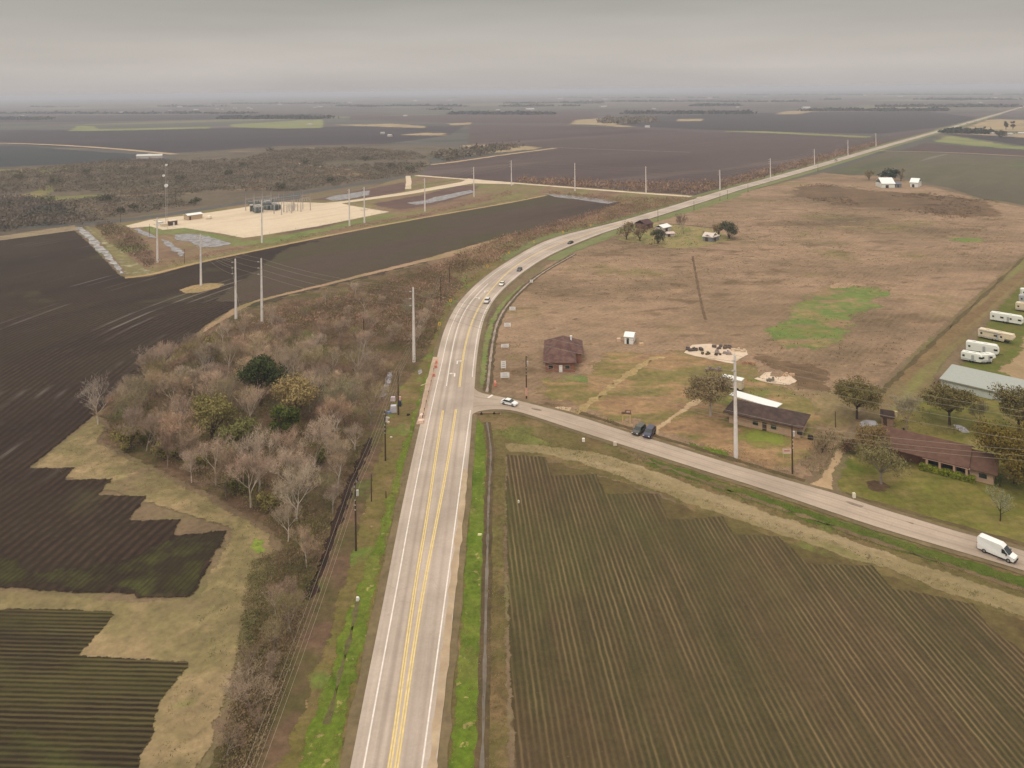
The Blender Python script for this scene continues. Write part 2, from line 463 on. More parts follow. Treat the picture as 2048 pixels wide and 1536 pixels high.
# --- far fields beyond the woodland
soilf = gmat('far_soil', [C(74, 58, 56), C(86, 70, 66), C(80, 66, 62)], 0.004, radians(40), (0.3, 1.6), fine=0.12, fscale=0.05, over=[(C(112, 96, 90), 0.006, 0.55, 0.1, (radians(40), 0.2, 2.0), 0.5)])
soilf2 = gmat('far_soil_dark', [C(58, 52, 54), C(68, 58, 60)], 0.004, radians(10), (0.3, 1.5), fine=0.12, fscale=0.05)
soilf3 = gmat('far_soil_blue', [C(52, 56, 58), C(60, 62, 62)], 0.004, fine=0.12, fscale=0.05)
wheat = gmat('far_green', [C(118, 124, 74), C(140, 136, 90)], 0.01, fine=0.2, fscale=0.05)
tanf = gmat('far_tan', [C(150, 128, 98), C(168, 146, 112), C(120, 108, 84)], 0.012, fine=0.25, fscale=0.06)
farfield = [
    ('field', [(-250, 262), (300, 258), (640, 254), (930, 252), (900, 270), (860, 276), (800, 284), (760, 288), (560, 292), (350, 306), (0, 287), (-250, 280)], soilf2, 0.10),
    ('field', [(-250, 292), (30, 292), (300, 311), (345, 321), (150, 328), (0, 334), (-250, 336)], soilf3, 0.16),
    ('field', [(838, 352), (1024, 364), (1399, 391), (1480, 372), (1640, 331), (1880, 259), (1760, 274), (1390, 264), (1150, 252), (940, 250), (935, 292), (1000, 291), (1110, 297), (900, 320), (862, 332)], soilf, 0.10),
    ('field', [(1395, 259), (1760, 268), (1885, 254), (1960, 236), (1850, 222), (1500, 226), (1200, 236), (1150, 247)], soilf2, 0.12),
    ('field', [(-250, 246), (130, 244), (640, 236), (640, 228), (0, 232), (-250, 236)], soilf2, 0.14),
    ('field', [(960, 246), (1140, 246), (1200, 233), (1180, 222), (1000, 224), (860, 230), (700, 232), (700, 240)], soilf, 0.16),
    ('grass_field', [(125, 263), (146, 251), (198, 252), (206, 258), (430, 253), (432, 257), (230, 262)], wheat, 0.30),
    ('grass_field', [(452, 249), (560, 243), (600, 240), (655, 239), (656, 256), (560, 258), (452, 255)], wheat, 0.30),
    ('grass_field', [(1380, 262), (1530, 262), (1760, 273), (1740, 278), (1530, 267)], wheat, 0.32),
    ('dry_field', [(1130, 249), (1142, 240), (1205, 236), (1243, 243), (1240, 249), (1282, 253), (1262, 257), (1180, 250)], tanf, 0.32),
    ('dry_field', [(1345, 243), (1348, 238), (1415, 237), (1415, 243)], tanf, 0.32),
    ('dry_field', [(1540, 229), (1560, 223), (1620, 220), (1665, 219), (1600, 229)], tanf, 0.32),
    ('dry_field', [(775, 271), (840, 265), (900, 266), (905, 273), (860, 272)], tanf, 0.32),
    ('dry_field', [(904, 276), (922, 272), (930, 290), (950, 288), (1020, 289), (1062, 292), (1110, 294), (1080, 300), (1024, 305), (900, 316), (866, 318), (900, 310), (1000, 298), (930, 296), (904, 294)], tanf, 0.32),
    ('dry_field', [(640, 250), (790, 247), (860, 252), (865, 257), (770, 255)], tanf, 0.31),
    ('dry_field', [(885, 247), (950, 244), (952, 249), (895, 252)], tanf, 0.31),
]
for nm, pts, m, z in farfield: sheet(nm, pts, z, m, jag=3.0)
M_rough = gmat('scrub_ground', [C(84, 74, 62), C(106, 92, 76), C(92, 84, 64)], 0.012, 0, (1, 1), fine=0.3, fscale=0.15,
               over=[(C(150, 124, 92), 0.008, 0.62, 0.05, (radians(8), 0.5, 2.4), 0.9), (C(92, 98, 56), 0.009, 0.62, 0.08, None, 0.7)])
sheet('scrubland', [(-300, 334), (0, 334), (150, 327), (345, 319), (350, 308), (560, 292), (760, 288), (935, 294), (860, 318), (868, 330), (838, 351), (700, 372), (500, 402), (260, 436), (200, 455), (0, 480), (-300, 520)], 0.06, M_rough, jag=3)
sheet('grass_patch', [(30, 392), (58, 384), (92, 372), (110, 352), (60, 345), (20, 350), (-60, 345), (-60, 340), (120, 336), (200, 334), (110, 342), (120, 378), (88, 394), (220, 388), (212, 394), (100, 402), (62, 398)], 0.14, gmat('scrub_grass', [C(128, 120, 74), C(112, 112, 62), C(140, 118, 84)], 0.03, fine=0.25, fscale=0.2), jag=3)
track = gmat('dirt_track', [C(168, 142, 112), C(186, 160, 128)], 0.03, fine=0.15)
def wline(px, n=None, it=2): return smooth_line(W2(px), it)
band('farm_track', wline([(-80, 286), (45, 287), (200, 295), (350, 309)]), 14, track, 0.4, 60, 1.5)
band('farm_track', wline([(1100, 295), (1200, 299), (1380, 305)]), 7, gmat('pale_track', [C(130, 116, 110), C(118, 104, 98)], 0.01), 0.4, 40, 1.5)
band('farm_track', wline([(862, 330), (900, 326), (1000, 311), (1110, 297)]), 9, track, 0.4, 40, 2.5)
band('farm_track', wline([(500, 330), (560, 322), (640, 334), (700, 340)]), 5, track, 0.4, 40, 2.5)
band('farm_track', wline([(610, 296), (650, 298), (668, 300), (690, 306)]), 6, track, 0.4, 40, 3)

# --- right of the highway, far
gg = gmat('green_rows', [C(84, 78, 62), C(98, 90, 70), C(80, 80, 56)], 0.006, azim((1700, 345), (1990, 270)), (0.3, 2.0), fine=0.12, fscale=0.2,
          over=[(C(128, 120, 110), 0.02, 0.62, 0.05, (azim((1800, 400), (2040, 320)), 0.12, 2.6), 0.7), (C(90, 104, 60), 0.012, 0.56, 0.1, None, 0.6)])
sheet('green_field', [(1645, 346), (1772, 303), (1850, 305), (2048, 316), (2400, 330), (2400, 460), (2048, 412), (2010, 404), (1960, 398), (1900, 378), (1800, 353), (1700, 351)], 0.07, gg, jag=2)
sheet('field', [(1805, 301), (1850, 286), (2048, 303), (2400, 322), (2400, 328), (2048, 314)], 0.2, soilf, jag=1.5)
sheet('grass_field', [(1850, 284), (1880, 268), (1930, 274), (2048, 292), (2400, 312), (2400, 320), (2048, 302), (1930, 292)], 0.24, wheat, jag=2)
sheet('field', [(1880, 268), (1965, 270), (2300, 282), (2400, 300), (2048, 291), (1930, 274)], 0.22, soilf2, jag=1.5)
sheet('dry_field', [(1885, 267), (1890, 264), (2040, 268), (2400, 276), (2400, 282), (2040, 276)], 0.26, tanf, jag=1.5)
sheet('dry_field', [(1900, 262), (1960, 240), (1990, 238), (2300, 246), (2300, 266)], 0.27, tanf, jag=4)
band('farm_track', wline([(1760, 302), (1790, 303), (1900, 305), (2048, 313), (2300, 326)]), 6, track, 0.34, 50, 0.8)

# --- brown pasture between the highway and the side road
TYRE = azim((1560, 600), (1760, 470))
past = gmat('dry_pasture', [C(106, 88, 67), C(134, 110, 86), C(155, 127, 102), C(124, 106, 78)], 0.010, radians(-5), (0.8, 1.3), fine=0.32, fscale=0.9,
            over=[(C(98, 78, 54), 0.045, 0.56, 0.08, (radians(2), 0.8, 1.5), 0.6), (C(118, 108, 62), 0.016, 0.55, 0.1, None, 0.6), (C(168, 136, 106), 0.07, 0.58, 0.1, (radians(-3), 0.7, 1.4), 0.5), (C(92, 72, 52), 0.16, 0.62, 0.05, (radians(4), 0.7, 1.3), 0.65)],
            rows=dict(ang=TYRE, spacing=2.0, col=C(178, 146, 112), amt=0.14, lo=0.0, dark=0.02, ns=0.4))
sheet('pasture', [(972, 790), (978, 720), (990, 660), (1012, 618), (1045, 575), (1090, 530), (1150, 497), (1215, 468), (1270, 452), (1370, 416), (1480, 386), (1645, 345), (1780, 352), (1960, 398), (2048, 414), (2400, 470), (2400, 560), (2048, 520),
                  (1960, 590), (1850, 690), (1760, 772), (1700, 860), (1660, 930), (1600, 968), (1536, 950), (1424, 917), (1324, 885), (1249, 863), (1149, 830), (1086, 814), (1024, 798), (985, 790)], 0.020, past, jag=0.8)
dark_brush = gmat('dark_weeds', [C(92, 72, 54), C(116, 92, 68), C(100, 80, 58)], 0.05, 0, (0.5, 2), fine=0.3, fscale=0.3)
for i, pts in enumerate([[(1560, 372), (1650, 362), (1760, 380), (1860, 384), (1990, 398), (2048, 430), (1980, 440), (1880, 436), (1760, 416), (1690, 430), (1610, 400), (1560, 390)],
            [(1580, 425), (1640, 432), (1695, 445), (1670, 458), (1600, 448)],
            [(1500, 700), (1560, 712), (1640, 722), (1680, 760), (1670, 790), (1600, 780), (1560, 750), (1530, 740)]]):
    sheet('weed_patch', pts, 0.03 + 0.002 * i, dark_brush, jag=3.5, feather=(26, 16, 5)[i])
grn = gmat('pasture_green', [C(124, 118, 66), C(104, 122, 60), C(146, 124, 84)], 0.05, fine=0.25, fscale=0.4,
           over=[(C(150, 120, 92), 0.06, 0.50, 0.1, (0, 0.6, 1.8), 0.85)])
sheet('grass_patch', [(1515, 650), (1560, 610), (1625, 566), (1700, 558), (1785, 564), (1810, 592), (1790, 618), (1745, 645), (1725, 680), (1660, 712), (1605, 745), (1560, 735), (1530, 705), (1510, 680)], 0.036, grn, jag=3.5, feather=13)
sheet('grass_patch', [(1870, 472), (1930, 466), (2010, 478), (2000, 494), (1930, 492), (1870, 486)], 0.036, grn, jag=4, feather=18)
sheet('bare_patch', [(1652, 572), (1670, 565), (1712, 568), (1700, 577), (1660, 577)], 0.04, gmat('bare_tan', [C(172, 140, 112), C(160, 132, 104)], 0.1), jag=0.8)
# farmyard ground and rough ground between the houses
sheet('farmyard', [(1222, 478), (1250, 470), (1275, 446), (1330, 446), (1420, 455), (1440, 462), (1470, 480), (1425, 490), (1400, 497), (1340, 498), (1300, 490), (1250, 484)], 0.04,
      gmat('farm_grass', [C(120, 118, 68), C(150, 132, 90), C(108, 116, 58)], 0.06, fine=0.25), jag=2)
yard = gmat('rough_yard', [C(136, 106, 78), C(156, 124, 90), C(116, 108, 60), C(140, 112, 84)], 0.05, 0, (0.6, 1.7), fine=0.34, fscale=0.6,
            over=[(C(104, 112, 52), 0.06, 0.56, 0.07, (radians(5), 0.5, 1.6), 0.75), (C(112, 88, 68), 0.09, 0.62, 0.06, None, 0.6)])
sheet('rough_yard', [(1075, 740), (1150, 745), (1180, 700), (1240, 694), (1300, 700), (1370, 690), (1500, 715), (1560, 760), (1640, 790), (1690, 850), (1660, 925), (1600, 966), (1500, 938), (1380, 902), (1290, 872), (1180, 836), (1120, 820), (1060, 803), (1050, 770)], 0.03, yard, jag=2.5, feather=9)
def gstrip(pts, z, m=None, jag=0.8, name='grass_patch'): return sheet(name, pts, z, m or M_green, jag=jag)
M_green = gmat('verge_green', [C(86, 106, 24), C(102, 114, 38), C(76, 98, 18)], 0.08, fine=0.36, fscale=1.1,
               over=[(C(160, 142, 92), 0.5, 0.61, 0.06, None, 0.8), (C(118, 116, 56), 0.06, 0.54, 0.12, None, 0.55)])
M_lime = gmat('lime_grass', [C(130, 134, 62), C(120, 128, 50)], 0.1, fine=0.2, over=[(C(150, 130, 92), 0.3, 0.6, 0.1, None, 0.6)])
sheet('grass_patch', [(1480, 872), (1500, 854), (1560, 862), (1580, 878), (1570, 892), (1500, 888)], 0.05, M_lime, jag=1.5)
sheet('grass_patch', [(1356, 882), (1400, 888), (1450, 898), (1500, 912), (1520, 925), (1440, 915), (1370, 895)], 0.05, M_green, jag=1.2)
sheet('grass_patch', [(1100, 750), (1140, 745), (1190, 752), (1180, 770), (1110, 762)], 0.05, grn, jag=2)
sheet('grass_patch', [(1340, 760), (1390, 730), (1440, 735), (1420, 760), (1390, 780), (1350, 790), (1330, 780)], 0.05, grn, jag=3)
sheet('driveway', [(1297, 866), (1310, 852), (1350, 825), (1385, 798), (1404, 796), (1408, 803), (1380, 820), (1345, 842), (1322, 860), (1318, 872)], 0.06, gmat('gravel_drive', [C(196, 168, 132), C(178, 150, 116)], 0.2, fine=0.15), jag=0.5)
sheet('driveway', [(1603, 971), (1635, 958), (1655, 930), (1670, 900), (1684, 892), (1700, 898), (1685, 920), (1672, 945), (1668, 965), (1676, 990), (1640, 984)], 0.06, gmat('dirt_drive', [C(186, 156, 122), C(164, 138, 106)], 0.2, fine=0.2), jag=0.5)
sheet('driveway', [(1098, 817), (1120, 812), (1145, 814), (1146, 824), (1136, 834), (1115, 826)], 0.06, gmat('apron', [C(204, 178, 146), C(190, 160, 130)], 0.2, fine=0.12), jag=0.4)
band('mown_track', wline([(1150, 828), (1180, 806), (1215, 780), (1250, 752), (1290, 728), (1312, 712), (1330, 716)]), 2.0, gmat('track_tan', [C(158, 136, 92), C(172, 146, 104)], 0.1, fine=0.3), 0.055, 120, 1.3)
band('ditch', wline([(1385, 512), (1392, 550), (1399, 590), (1407, 628), (1412, 640)]), 1.0, gmat('ditch_mud_shade', [C(112, 88, 66), C(98, 80, 60)], 0.3), 0.05, 60, 0.3)  # flat strip: mud and the hollow's shade share this colour
band('ditch', wline([(1318, 447), (1360, 449), (1400, 453), (1432, 457)]), 1.8, gmat('hedge_mud_shade', [C(96, 80, 62), C(88, 78, 56)], 0.3), 0.06, 40, 0.4)  # flat too, shade of the dip is put into the mud colour
# right edge: farm track and lawns
tr = gmat('grassy_track', [C(140, 122, 82), C(120, 100, 70), C(128, 128, 70)], 0.03, azim((1800, 740), (2048, 500)), (0.3, 3.0), fine=0.25)
sheet('grass_track', [(1700, 850), (1740, 790), (1830, 705), (1950, 590), (2048, 500), (2300, 380), (2400, 480), (2200, 520), (2048, 590), (1985, 630), (1930, 690), (1880, 745), (1860, 790), (1790, 850), (1740, 880)], 0.03, tr, jag=1.2)
band('mud_rut', wline([(1762, 786), (1850, 700), (1950, 608), (2048, 515)]), 1.3, gmat('rut', [C(100, 84, 56), C(88, 76, 48)], 0.2), 0.05, 60, 0.9)
band('mud_rut', wline([(1800, 760), (1880, 690), (1960, 620), (2048, 545)]), 3.5, gmat('rut2', [C(118, 94, 66), C(128, 106, 72)], 0.05), 0.046, 60, 0.9)
lawn = gmat('lawn', [C(128, 112, 62), C(104, 102, 42), C(142, 122, 76)], 0.05, 0, (0.7, 1.5), fine=0.32, fscale=0.7, over=[(C(74, 92, 18), 0.035, 0.54, 0.08, None, 0.7), (C(150, 130, 86), 0.07, 0.57, 0.10, None, 0.7)])
sheet('lawn', [(1668, 966), (1690, 915), (1720, 880), (1790, 830), (1870, 780), (1960, 790), (2300, 860), (2300, 1300), (2048, 1098), (1911, 1060), (1761, 1016), (1680, 990)], 0.04, lawn, jag=0.8)
sheet('lawn', [(1905, 748), (1925, 712), (1955, 668), (1980, 628), (2030, 575), (2300, 400), (2400, 780), (2048, 775)], 0.045, gmat('yard_lawn', [C(110, 98, 52), C(92, 98, 36), C(124, 106, 66)], 0.07, fine=0.25), jag=1)
sheet('gravel_yard', [(1985, 742), (2000, 728), (2022, 712), (2035, 690), (2045, 660), (2300, 600), (2400, 800), (2048, 765)], 0.055, gmat('yard_gravel', [C(166, 140, 108), C(152, 128, 96)], 0.06, fine=0.15), jag=1.5)
sheet('mulch_bed', [(1728, 962), (1745, 958), (1770, 963), (1786, 975), (1770, 986), (1745, 984), (1730, 975)], 0.055, gmat('mulch', [C(88, 68, 48), C(104, 80, 58)], 0.4), jag=0.5)

for pts in ([(1720, 846), (1733, 840), (1750, 842), (1757, 850), (1742, 853), (1730, 852), (1720, 856)], [(1906, 849), (1922, 851), (1932, 857), (1940, 866), (1926, 866), (1914, 859)]):
    sheet('puddle', pts, 0.06, water('yard_puddle'), jag=0.5)
band('mud_rut', wline([(1240, 900), (1380, 953), (1500, 997), (1600, 1030), (1720, 1072), (1850, 1115), (2048, 1180), (2300, 1262)]), 0.9, gmat('mud_strip', [C(128, 106, 80), C(104, 88, 62)], 0.1, fine=0.3), 0.055, 160, 0.8)
band('ditch', wline([(1690, 988), (1761, 1009), (1836, 1030), (1911, 1051), (2048, 1088), (2300, 1165)]), 1.3, gmat('ditch_brown', [C(92, 76, 50), C(108, 92, 62)], 0.15, fine=0.3), 0.058, 120, 0.5)
band('ditch', wline([(1160, 826), (1230, 848), (1330, 878), (1430, 908), (1540, 942), (1610, 962)]), 1.5, gmat('ditch_brown2', [C(104, 82, 58), C(88, 78, 48)], 0.15, fine=0.3), 0.058, 120, 0.6)
sheet('tilled_patch', [(1800, 545), (1960, 470), (2050, 490), (1960, 595), (1850, 695), (1765, 765), (1680, 740), (1710, 650)], 0.033, gmat('tilled_brown', [C(112, 88, 64), C(128, 102, 76), C(104, 84, 58)], 0.03, azim((1760, 765), (1960, 590)), (0.5, 2), fine=0.34, fscale=0.9), jag=5, feather=30)
sheet('grass_patch', [(1462, 880), (1480, 852), (1560, 855), (1596, 872), (1590, 900), (1500, 900)], 0.047, gmat('yard_olive', [C(116, 116, 50), C(130, 118, 68)], 0.08, fine=0.3), jag=2, feather=3)

# --- substation ground
sub = gmat('substation_rough', [C(112, 88, 72), C(132, 106, 84), C(124, 116, 72), C(104, 80, 70)], 0.02, azim((524, 493), (850, 430)), (0.4, 1.8), fine=0.25, fscale=0.25,
           over=[(C(110, 122, 56), 0.02, 0.58, 0.06, None, 0.7)])
sheet('rough_ground', [(150, 455), (205, 450), (262, 445), (440, 408), (647, 405), (820, 349), (947, 358), (1024, 365), (1150, 376), (1399, 392), (1430, 386), (1370, 404), (1270, 434), (1215, 446), (1120, 470), (1060, 492), (1015, 520), (975, 545),
      (940, 575), (845, 524), (1024, 470), (1164, 432), (1236, 408), (1090, 391), (1024, 406), (850, 437), (524, 501), (300, 551), (250, 556)], 0.05, sub, jag=1.0)
padm = gmat('gravel_pad', [C(206, 184, 156), C(216, 196, 170), C(198, 176, 150)], 0.02, azim((524, 490), (850, 430)), (0.3, 2.0), fine=0.08, fscale=0.3, over=[(C(176, 146, 114), 0.05, 0.64, 0.05, (azim((524, 490), (850, 430)), 0.25, 2.4), 0.7)])
gpad = gmat('pad_grass', [C(104, 118, 58), C(118, 124, 72), C(120, 108, 74)], 0.04, fine=0.25, fscale=0.4)
sheet('grass_verge', [(280, 452), (300, 446), (340, 446), (400, 458), (487, 482), (520, 480), (779, 428), (800, 426), (780, 434), (530, 492), (460, 492), (410, 475), (350, 470), (300, 468)], 0.08, gpad, jag=1.2)
sheet('gravel_pad', [(250, 452), (300, 440), (420, 425), (512, 411), (560, 404), (647, 406), (676, 405), (700, 411), (779, 424), (640, 452), (512, 473), (487, 476), (440, 467), (400, 461), (370, 456), (325, 460), (302, 453), (262, 456)], 0.10, padm, jag=0.5)
sheet('gravel_road', [(640, 407), (700, 401), (812, 384), (922, 364), (936, 357), (1024, 366), (1030, 369), (947, 367), (812, 390), (700, 405), (676, 408)], 0.12, padm, jag=0.4)
band('gravel_road', wline([(832, 351), (947, 360), (1024, 366), (1149, 376), (1289, 387), (1380, 393), (1410, 396)]), 7, padm, 0.14, 80, 0.5)
band('service_road', wline([(-40, 458), (140, 450), (262, 441), (500, 404), (660, 377), (820, 353)]), 12, gmat('dark_gravel', [C(82, 80, 78), C(92, 90, 86)], 0.03), 0.11, 80, 0.8)
band('service_road', wline([(816, 352), (818, 365), (816, 378)]), 5, padm, 0.15, 20, 0.5)

M_water = water('puddle_water')
soil_sat = gmat('wet_soil', [C(92, 70, 64), C(110, 86, 76)], 0.04, fine=0.2)
sheet('bare_soil', [(620, 400), (700, 384), (790, 368), (812, 360), (815, 382), (740, 396), (676, 402)], 0.09, soil_sat, jag=1.5)
sheet('bare_soil', [(740, 408), (850, 388), (920, 370), (960, 372), (948, 388), (870, 410), (800, 420), (760, 414)], 0.09, soil_sat, jag=1.5)
for pts in ([(649, 398), (672, 391), (700, 387), (740, 381), (738, 390), (700, 398), (668, 402)], [(812, 406), (850, 401), (868, 395), (942, 380), (948, 385), (900, 397), (862, 406), (834, 410)],
            [(348, 470), (385, 468), (420, 474), (462, 488), (440, 494), (400, 495), (380, 484), (352, 480)], [(322, 478), (340, 482), (350, 494), (372, 505), (364, 516), (345, 500), (330, 490)],
            [(268, 456), (284, 461), (306, 470), (312, 477), (296, 474), (276, 466)], [(1090, 388), (1130, 390), (1200, 398), (1236, 404), (1215, 408), (1160, 400), (1110, 394)]):
    sheet('puddle', pts, 0.17, M_water, jag=1.6)
for pts in ([(150, 455), (164, 453), (190, 476), (215, 505), (238, 530), (250, 548), (238, 548), (215, 520), (190, 497), (165, 470)],):
    sheet('puddle', pts, 0.17, water('flood_water', col=C(190, 184, 180)), jag=1.6)
sheet('grass_verge', [(164, 453), (182, 452), (215, 480), (262, 512), (300, 540), (345, 545), (300, 552), (262, 556), (248, 548), (225, 518), (195, 482)], 0.13,
      gmat('marsh_grass', [C(140, 128, 86), C(120, 110, 72), C(172, 162, 136)], 0.12, fine=0.3, fscale=0.4), jag=1.2)

# --- the plowed field on the left, its rows bending with the field edge
sheet('bare_verge', [(-250, 500), (-250, 462), (0, 472), (150, 450), (166, 458), (150, 462), (0, 484), (-250, 520)], 0.12, gmat('edge_tan', [C(150, 132, 104), C(130, 112, 88)], 0.05), jag=1)
fa = W2([(-900, 1060), (-250, 760), (0, 652), (270, 578), (524, 512), (850, 447), (1100, 402)])
def row_coord(x, y):
    # distance from the reference row, a smooth curve
    best = 1e9; sg = 0
    for a, b in ROWREF:
        dx, dy = b[0] - a[0], b[1] - a[1]; L2 = dx * dx + dy * dy
        t = ((x - a[0]) * dx + (y - a[1]) * dy) / L2
        if a is ROWREF[0][0]: t = min(1, t)
        elif b is ROWREF[-1][1]: t = max(0, t)
        else: t = max(0, min(1, t))
        qx, qy = a[0] + dx * t, a[1] + dy * t
        d = hypot(x - qx, y - qy)
        if d < best: best = d; sg = 1 if dx * (y - qy) - dy * (x - qx) > 0 else -1
    return best * sg
rr = resample(smooth_line(W2([(-420, 1500), (0, 1112), (190, 982), (330, 850), (430, 720), (560, 630), (737, 560), (1024, 482), (1236, 425)]), 4), 40)
ROWREF = list(zip(rr, rr[1:]))
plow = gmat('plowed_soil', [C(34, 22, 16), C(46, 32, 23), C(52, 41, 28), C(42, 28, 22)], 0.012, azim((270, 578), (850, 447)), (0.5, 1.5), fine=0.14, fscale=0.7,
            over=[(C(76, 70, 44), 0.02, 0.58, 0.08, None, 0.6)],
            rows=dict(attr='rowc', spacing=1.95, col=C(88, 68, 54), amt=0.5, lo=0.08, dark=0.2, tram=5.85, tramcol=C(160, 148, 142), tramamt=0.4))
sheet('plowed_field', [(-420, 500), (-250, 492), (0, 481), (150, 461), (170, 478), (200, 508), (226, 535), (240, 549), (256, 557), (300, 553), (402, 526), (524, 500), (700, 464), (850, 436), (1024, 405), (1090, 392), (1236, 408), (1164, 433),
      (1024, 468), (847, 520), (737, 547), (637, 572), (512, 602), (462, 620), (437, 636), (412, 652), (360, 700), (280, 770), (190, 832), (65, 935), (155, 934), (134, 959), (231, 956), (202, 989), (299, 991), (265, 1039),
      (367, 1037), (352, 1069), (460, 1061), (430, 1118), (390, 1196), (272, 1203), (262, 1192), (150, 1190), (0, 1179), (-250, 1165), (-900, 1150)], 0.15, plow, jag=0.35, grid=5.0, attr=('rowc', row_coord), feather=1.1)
plow2 = gmat('plowed_soil_pale', [C(66, 52, 42), C(80, 64, 54), C(72, 66, 42), C(76, 58, 50)], 0.012, azim((524, 560), (1024, 450)), (0.3, 2.0), fine=0.14, fscale=0.7,
             rows=dict(attr='rowc', spacing=1.95, col=C(98, 80, 66), amt=0.4, lo=0.05, dark=0.12))
sheet('plowed_field', [(420, 600), (560, 500), (700, 462), (850, 434), (1024, 403), (1090, 389), (1245, 405), (1170, 438), (1024, 474), (847, 528), (737, 556), (600, 590), (500, 618)], 0.158, plow2, jag=2, grid=6.0, attr=('rowc', row_coord), feather=9)
gr_over = gmat('weedy_rows', [C(66, 66, 28), C(50, 40, 26), C(80, 82, 38)], 0.08, fine=0.3,
               rows=dict(ang=azim((0, 1112), (225, 957)), spacing=1.0, col=C(46, 32, 22), amt=0.8, lo=0.3, dark=0.2))
sheet('weedy_strip', [(0, 1178), (-250, 1160), (-250, 1090), (0, 1095), (60, 1125), (150, 1130), (262, 1110), (330, 1075), (400, 1058), (464, 1060), (436, 1118), (396, 1197), (272, 1202), (262, 1190), (150, 1189)], 0.156, gr_over, jag=1.6)
island = gmat('island_grass', [C(160, 134, 96), C(142, 124, 84)], 0.1)
sheet('grass_island', [(356, 581), (385, 571), (420, 566), (452, 568), (440, 576), (395, 587), (370, 588)], 0.17, island, jag=0.5)
sheet('headland', [(437, 636), (412, 652), (380, 690), (400, 672), (470, 630), (512, 606), (637, 576), (737, 552), (850, 525), (900, 515), (960, 505), (1030, 480), (1024, 468), (847, 518), (737, 545), (637, 570), (512, 600), (462, 618)], 0.16,
      gmat('headland_tan', [C(172, 140, 112), C(156, 128, 100), C(140, 124, 84)], 0.05, fine=0.2), jag=0.7)
band('headland', wline([(250, 556), (300, 551), (402, 524), (524, 499), (700, 463), (850, 435), (1024, 405), (1092, 391)]), 3.4, gmat('headland_gold', [C(158, 134, 92), C(176, 146, 108)], 0.05, fine=0.2), 0.172, 90, 0.5)

# --- lower left: field with straight rows, mown strip round the thicket
straw = gmat('mown_strip', [C(138, 121, 86), C(152, 130, 96), C(126, 113, 76), C(120, 102, 76)], 0.05, 0, (1, 1), fine=0.3, fscale=0.6,
             over=[(C(166, 142, 106), 0.09, 0.6, 0.08, (radians(20), 0.5, 1.6), 0.6), (C(120, 124, 66), 0.06, 0.62, 0.08, None, 0.6)])
sheet('mown_strip', [(60, 937), (190, 830), (215, 850), (200, 885), (300, 935), (400, 985), (480, 1030), (540, 1065), (555, 1100), (540, 1150), (500, 1240), (480, 1330), (450, 1430), (400, 1560), (380, 1800), (100, 1800), (-250, 1500), (-250, 1160), (0, 1176), (150, 1188), (272, 1200), (390, 1196), (460, 1061)], 0.10, straw, jag=0.7)
R2 = azim((0, 1322), (380, 1331))
f2 = gmat('row_field_olive', [C(58, 50, 24), C(48, 37, 24), C(66, 60, 30), C(58, 43, 33)], 0.06, R2, (0.4, 1.2), fine=0.22, fscale=1.3,
          over=[(C(78, 84, 36), 0.05, 0.56, 0.08, (R2, 0.4, 1.2), 0.6), (C(92, 70, 62), 0.04, 0.60, 0.08, (R2, 0.4, 1.6), 0.5)],
          rows=dict(ang=R2, spacing=0.86, col=C(108, 96, 60), amt=0.65, lo=0.25, dark=0.35))
sheet('row_field', [(-300, 1215), (0, 1216), (120, 1216), (225, 1222), (233, 1230), (205, 1265), (165, 1309), (250, 1314), (376, 1321), (384, 1330), (355, 1368), (328, 1402), (315, 1440), (310, 1470), (290, 1510), (280, 1545), (255, 1700), (-300, 1720)], 0.13, f2, jag=0.3)
sheet('grass_patch', [(500, 1075), (520, 1066), (540, 1078), (538, 1105), (520, 1116), (500, 1110)], 0.12, gmat('lime2', [C(122, 140, 48), C(130, 138, 66)], 0.2), jag=1)
sheet('grass_patch', [(470, 1320), (480, 1330), (462, 1400), (432, 1460), (400, 1500), (380, 1560), (370, 1560), (395, 1480), (420, 1420), (450, 1350)], 0.12, M_green, jag=0.9)

# --- ground under the thicket and the verge left of the highway
thick = gmat('thicket_floor', [C(92, 72, 54), C(112, 88, 68), C(84, 76, 44), C(98, 76, 58)], 0.06, fine=0.35, fscale=0.7, over=[(C(86, 98, 40), 0.05, 0.60, 0.08, None, 0.6), (C(78, 54, 44), 0.07, 0.63, 0.06, None, 0.7)])
sheet('thicket_floor', [(190, 832), (280, 770), (360, 702), (412, 660), (470, 628), (512, 608), (637, 578), (737, 554), (850, 527), (940, 505), (1080, 478), (1060, 494), (1015, 520), (975, 545), (940, 575), (905, 615), (885, 655), (868, 700), (850, 780),
      (825, 830), (790, 950), (755, 1060), (700, 1250), (640, 1450), (560, 1800), (380, 1800), (400, 1560), (450, 1430), (480, 1330), (500, 1240), (540, 1150), (555, 1100), (540, 1065), (480, 1030), (400, 985), (300, 935), (200, 885), (215, 850)], 0.04, thick, jag=0.8)
verge = gmat('verge_olive', [C(118, 98, 66), C(106, 96, 50), C(132, 108, 76)], 0.07, azim((700, 1250), (640, 1450)), (1.5, 0.6), fine=0.3, fscale=0.9,
             over=[(C(106, 124, 52), 0.08, 0.54, 0.08, None, 0.75), (C(170, 140, 106), 0.25, 0.66, 0.05, None, 0.7)])
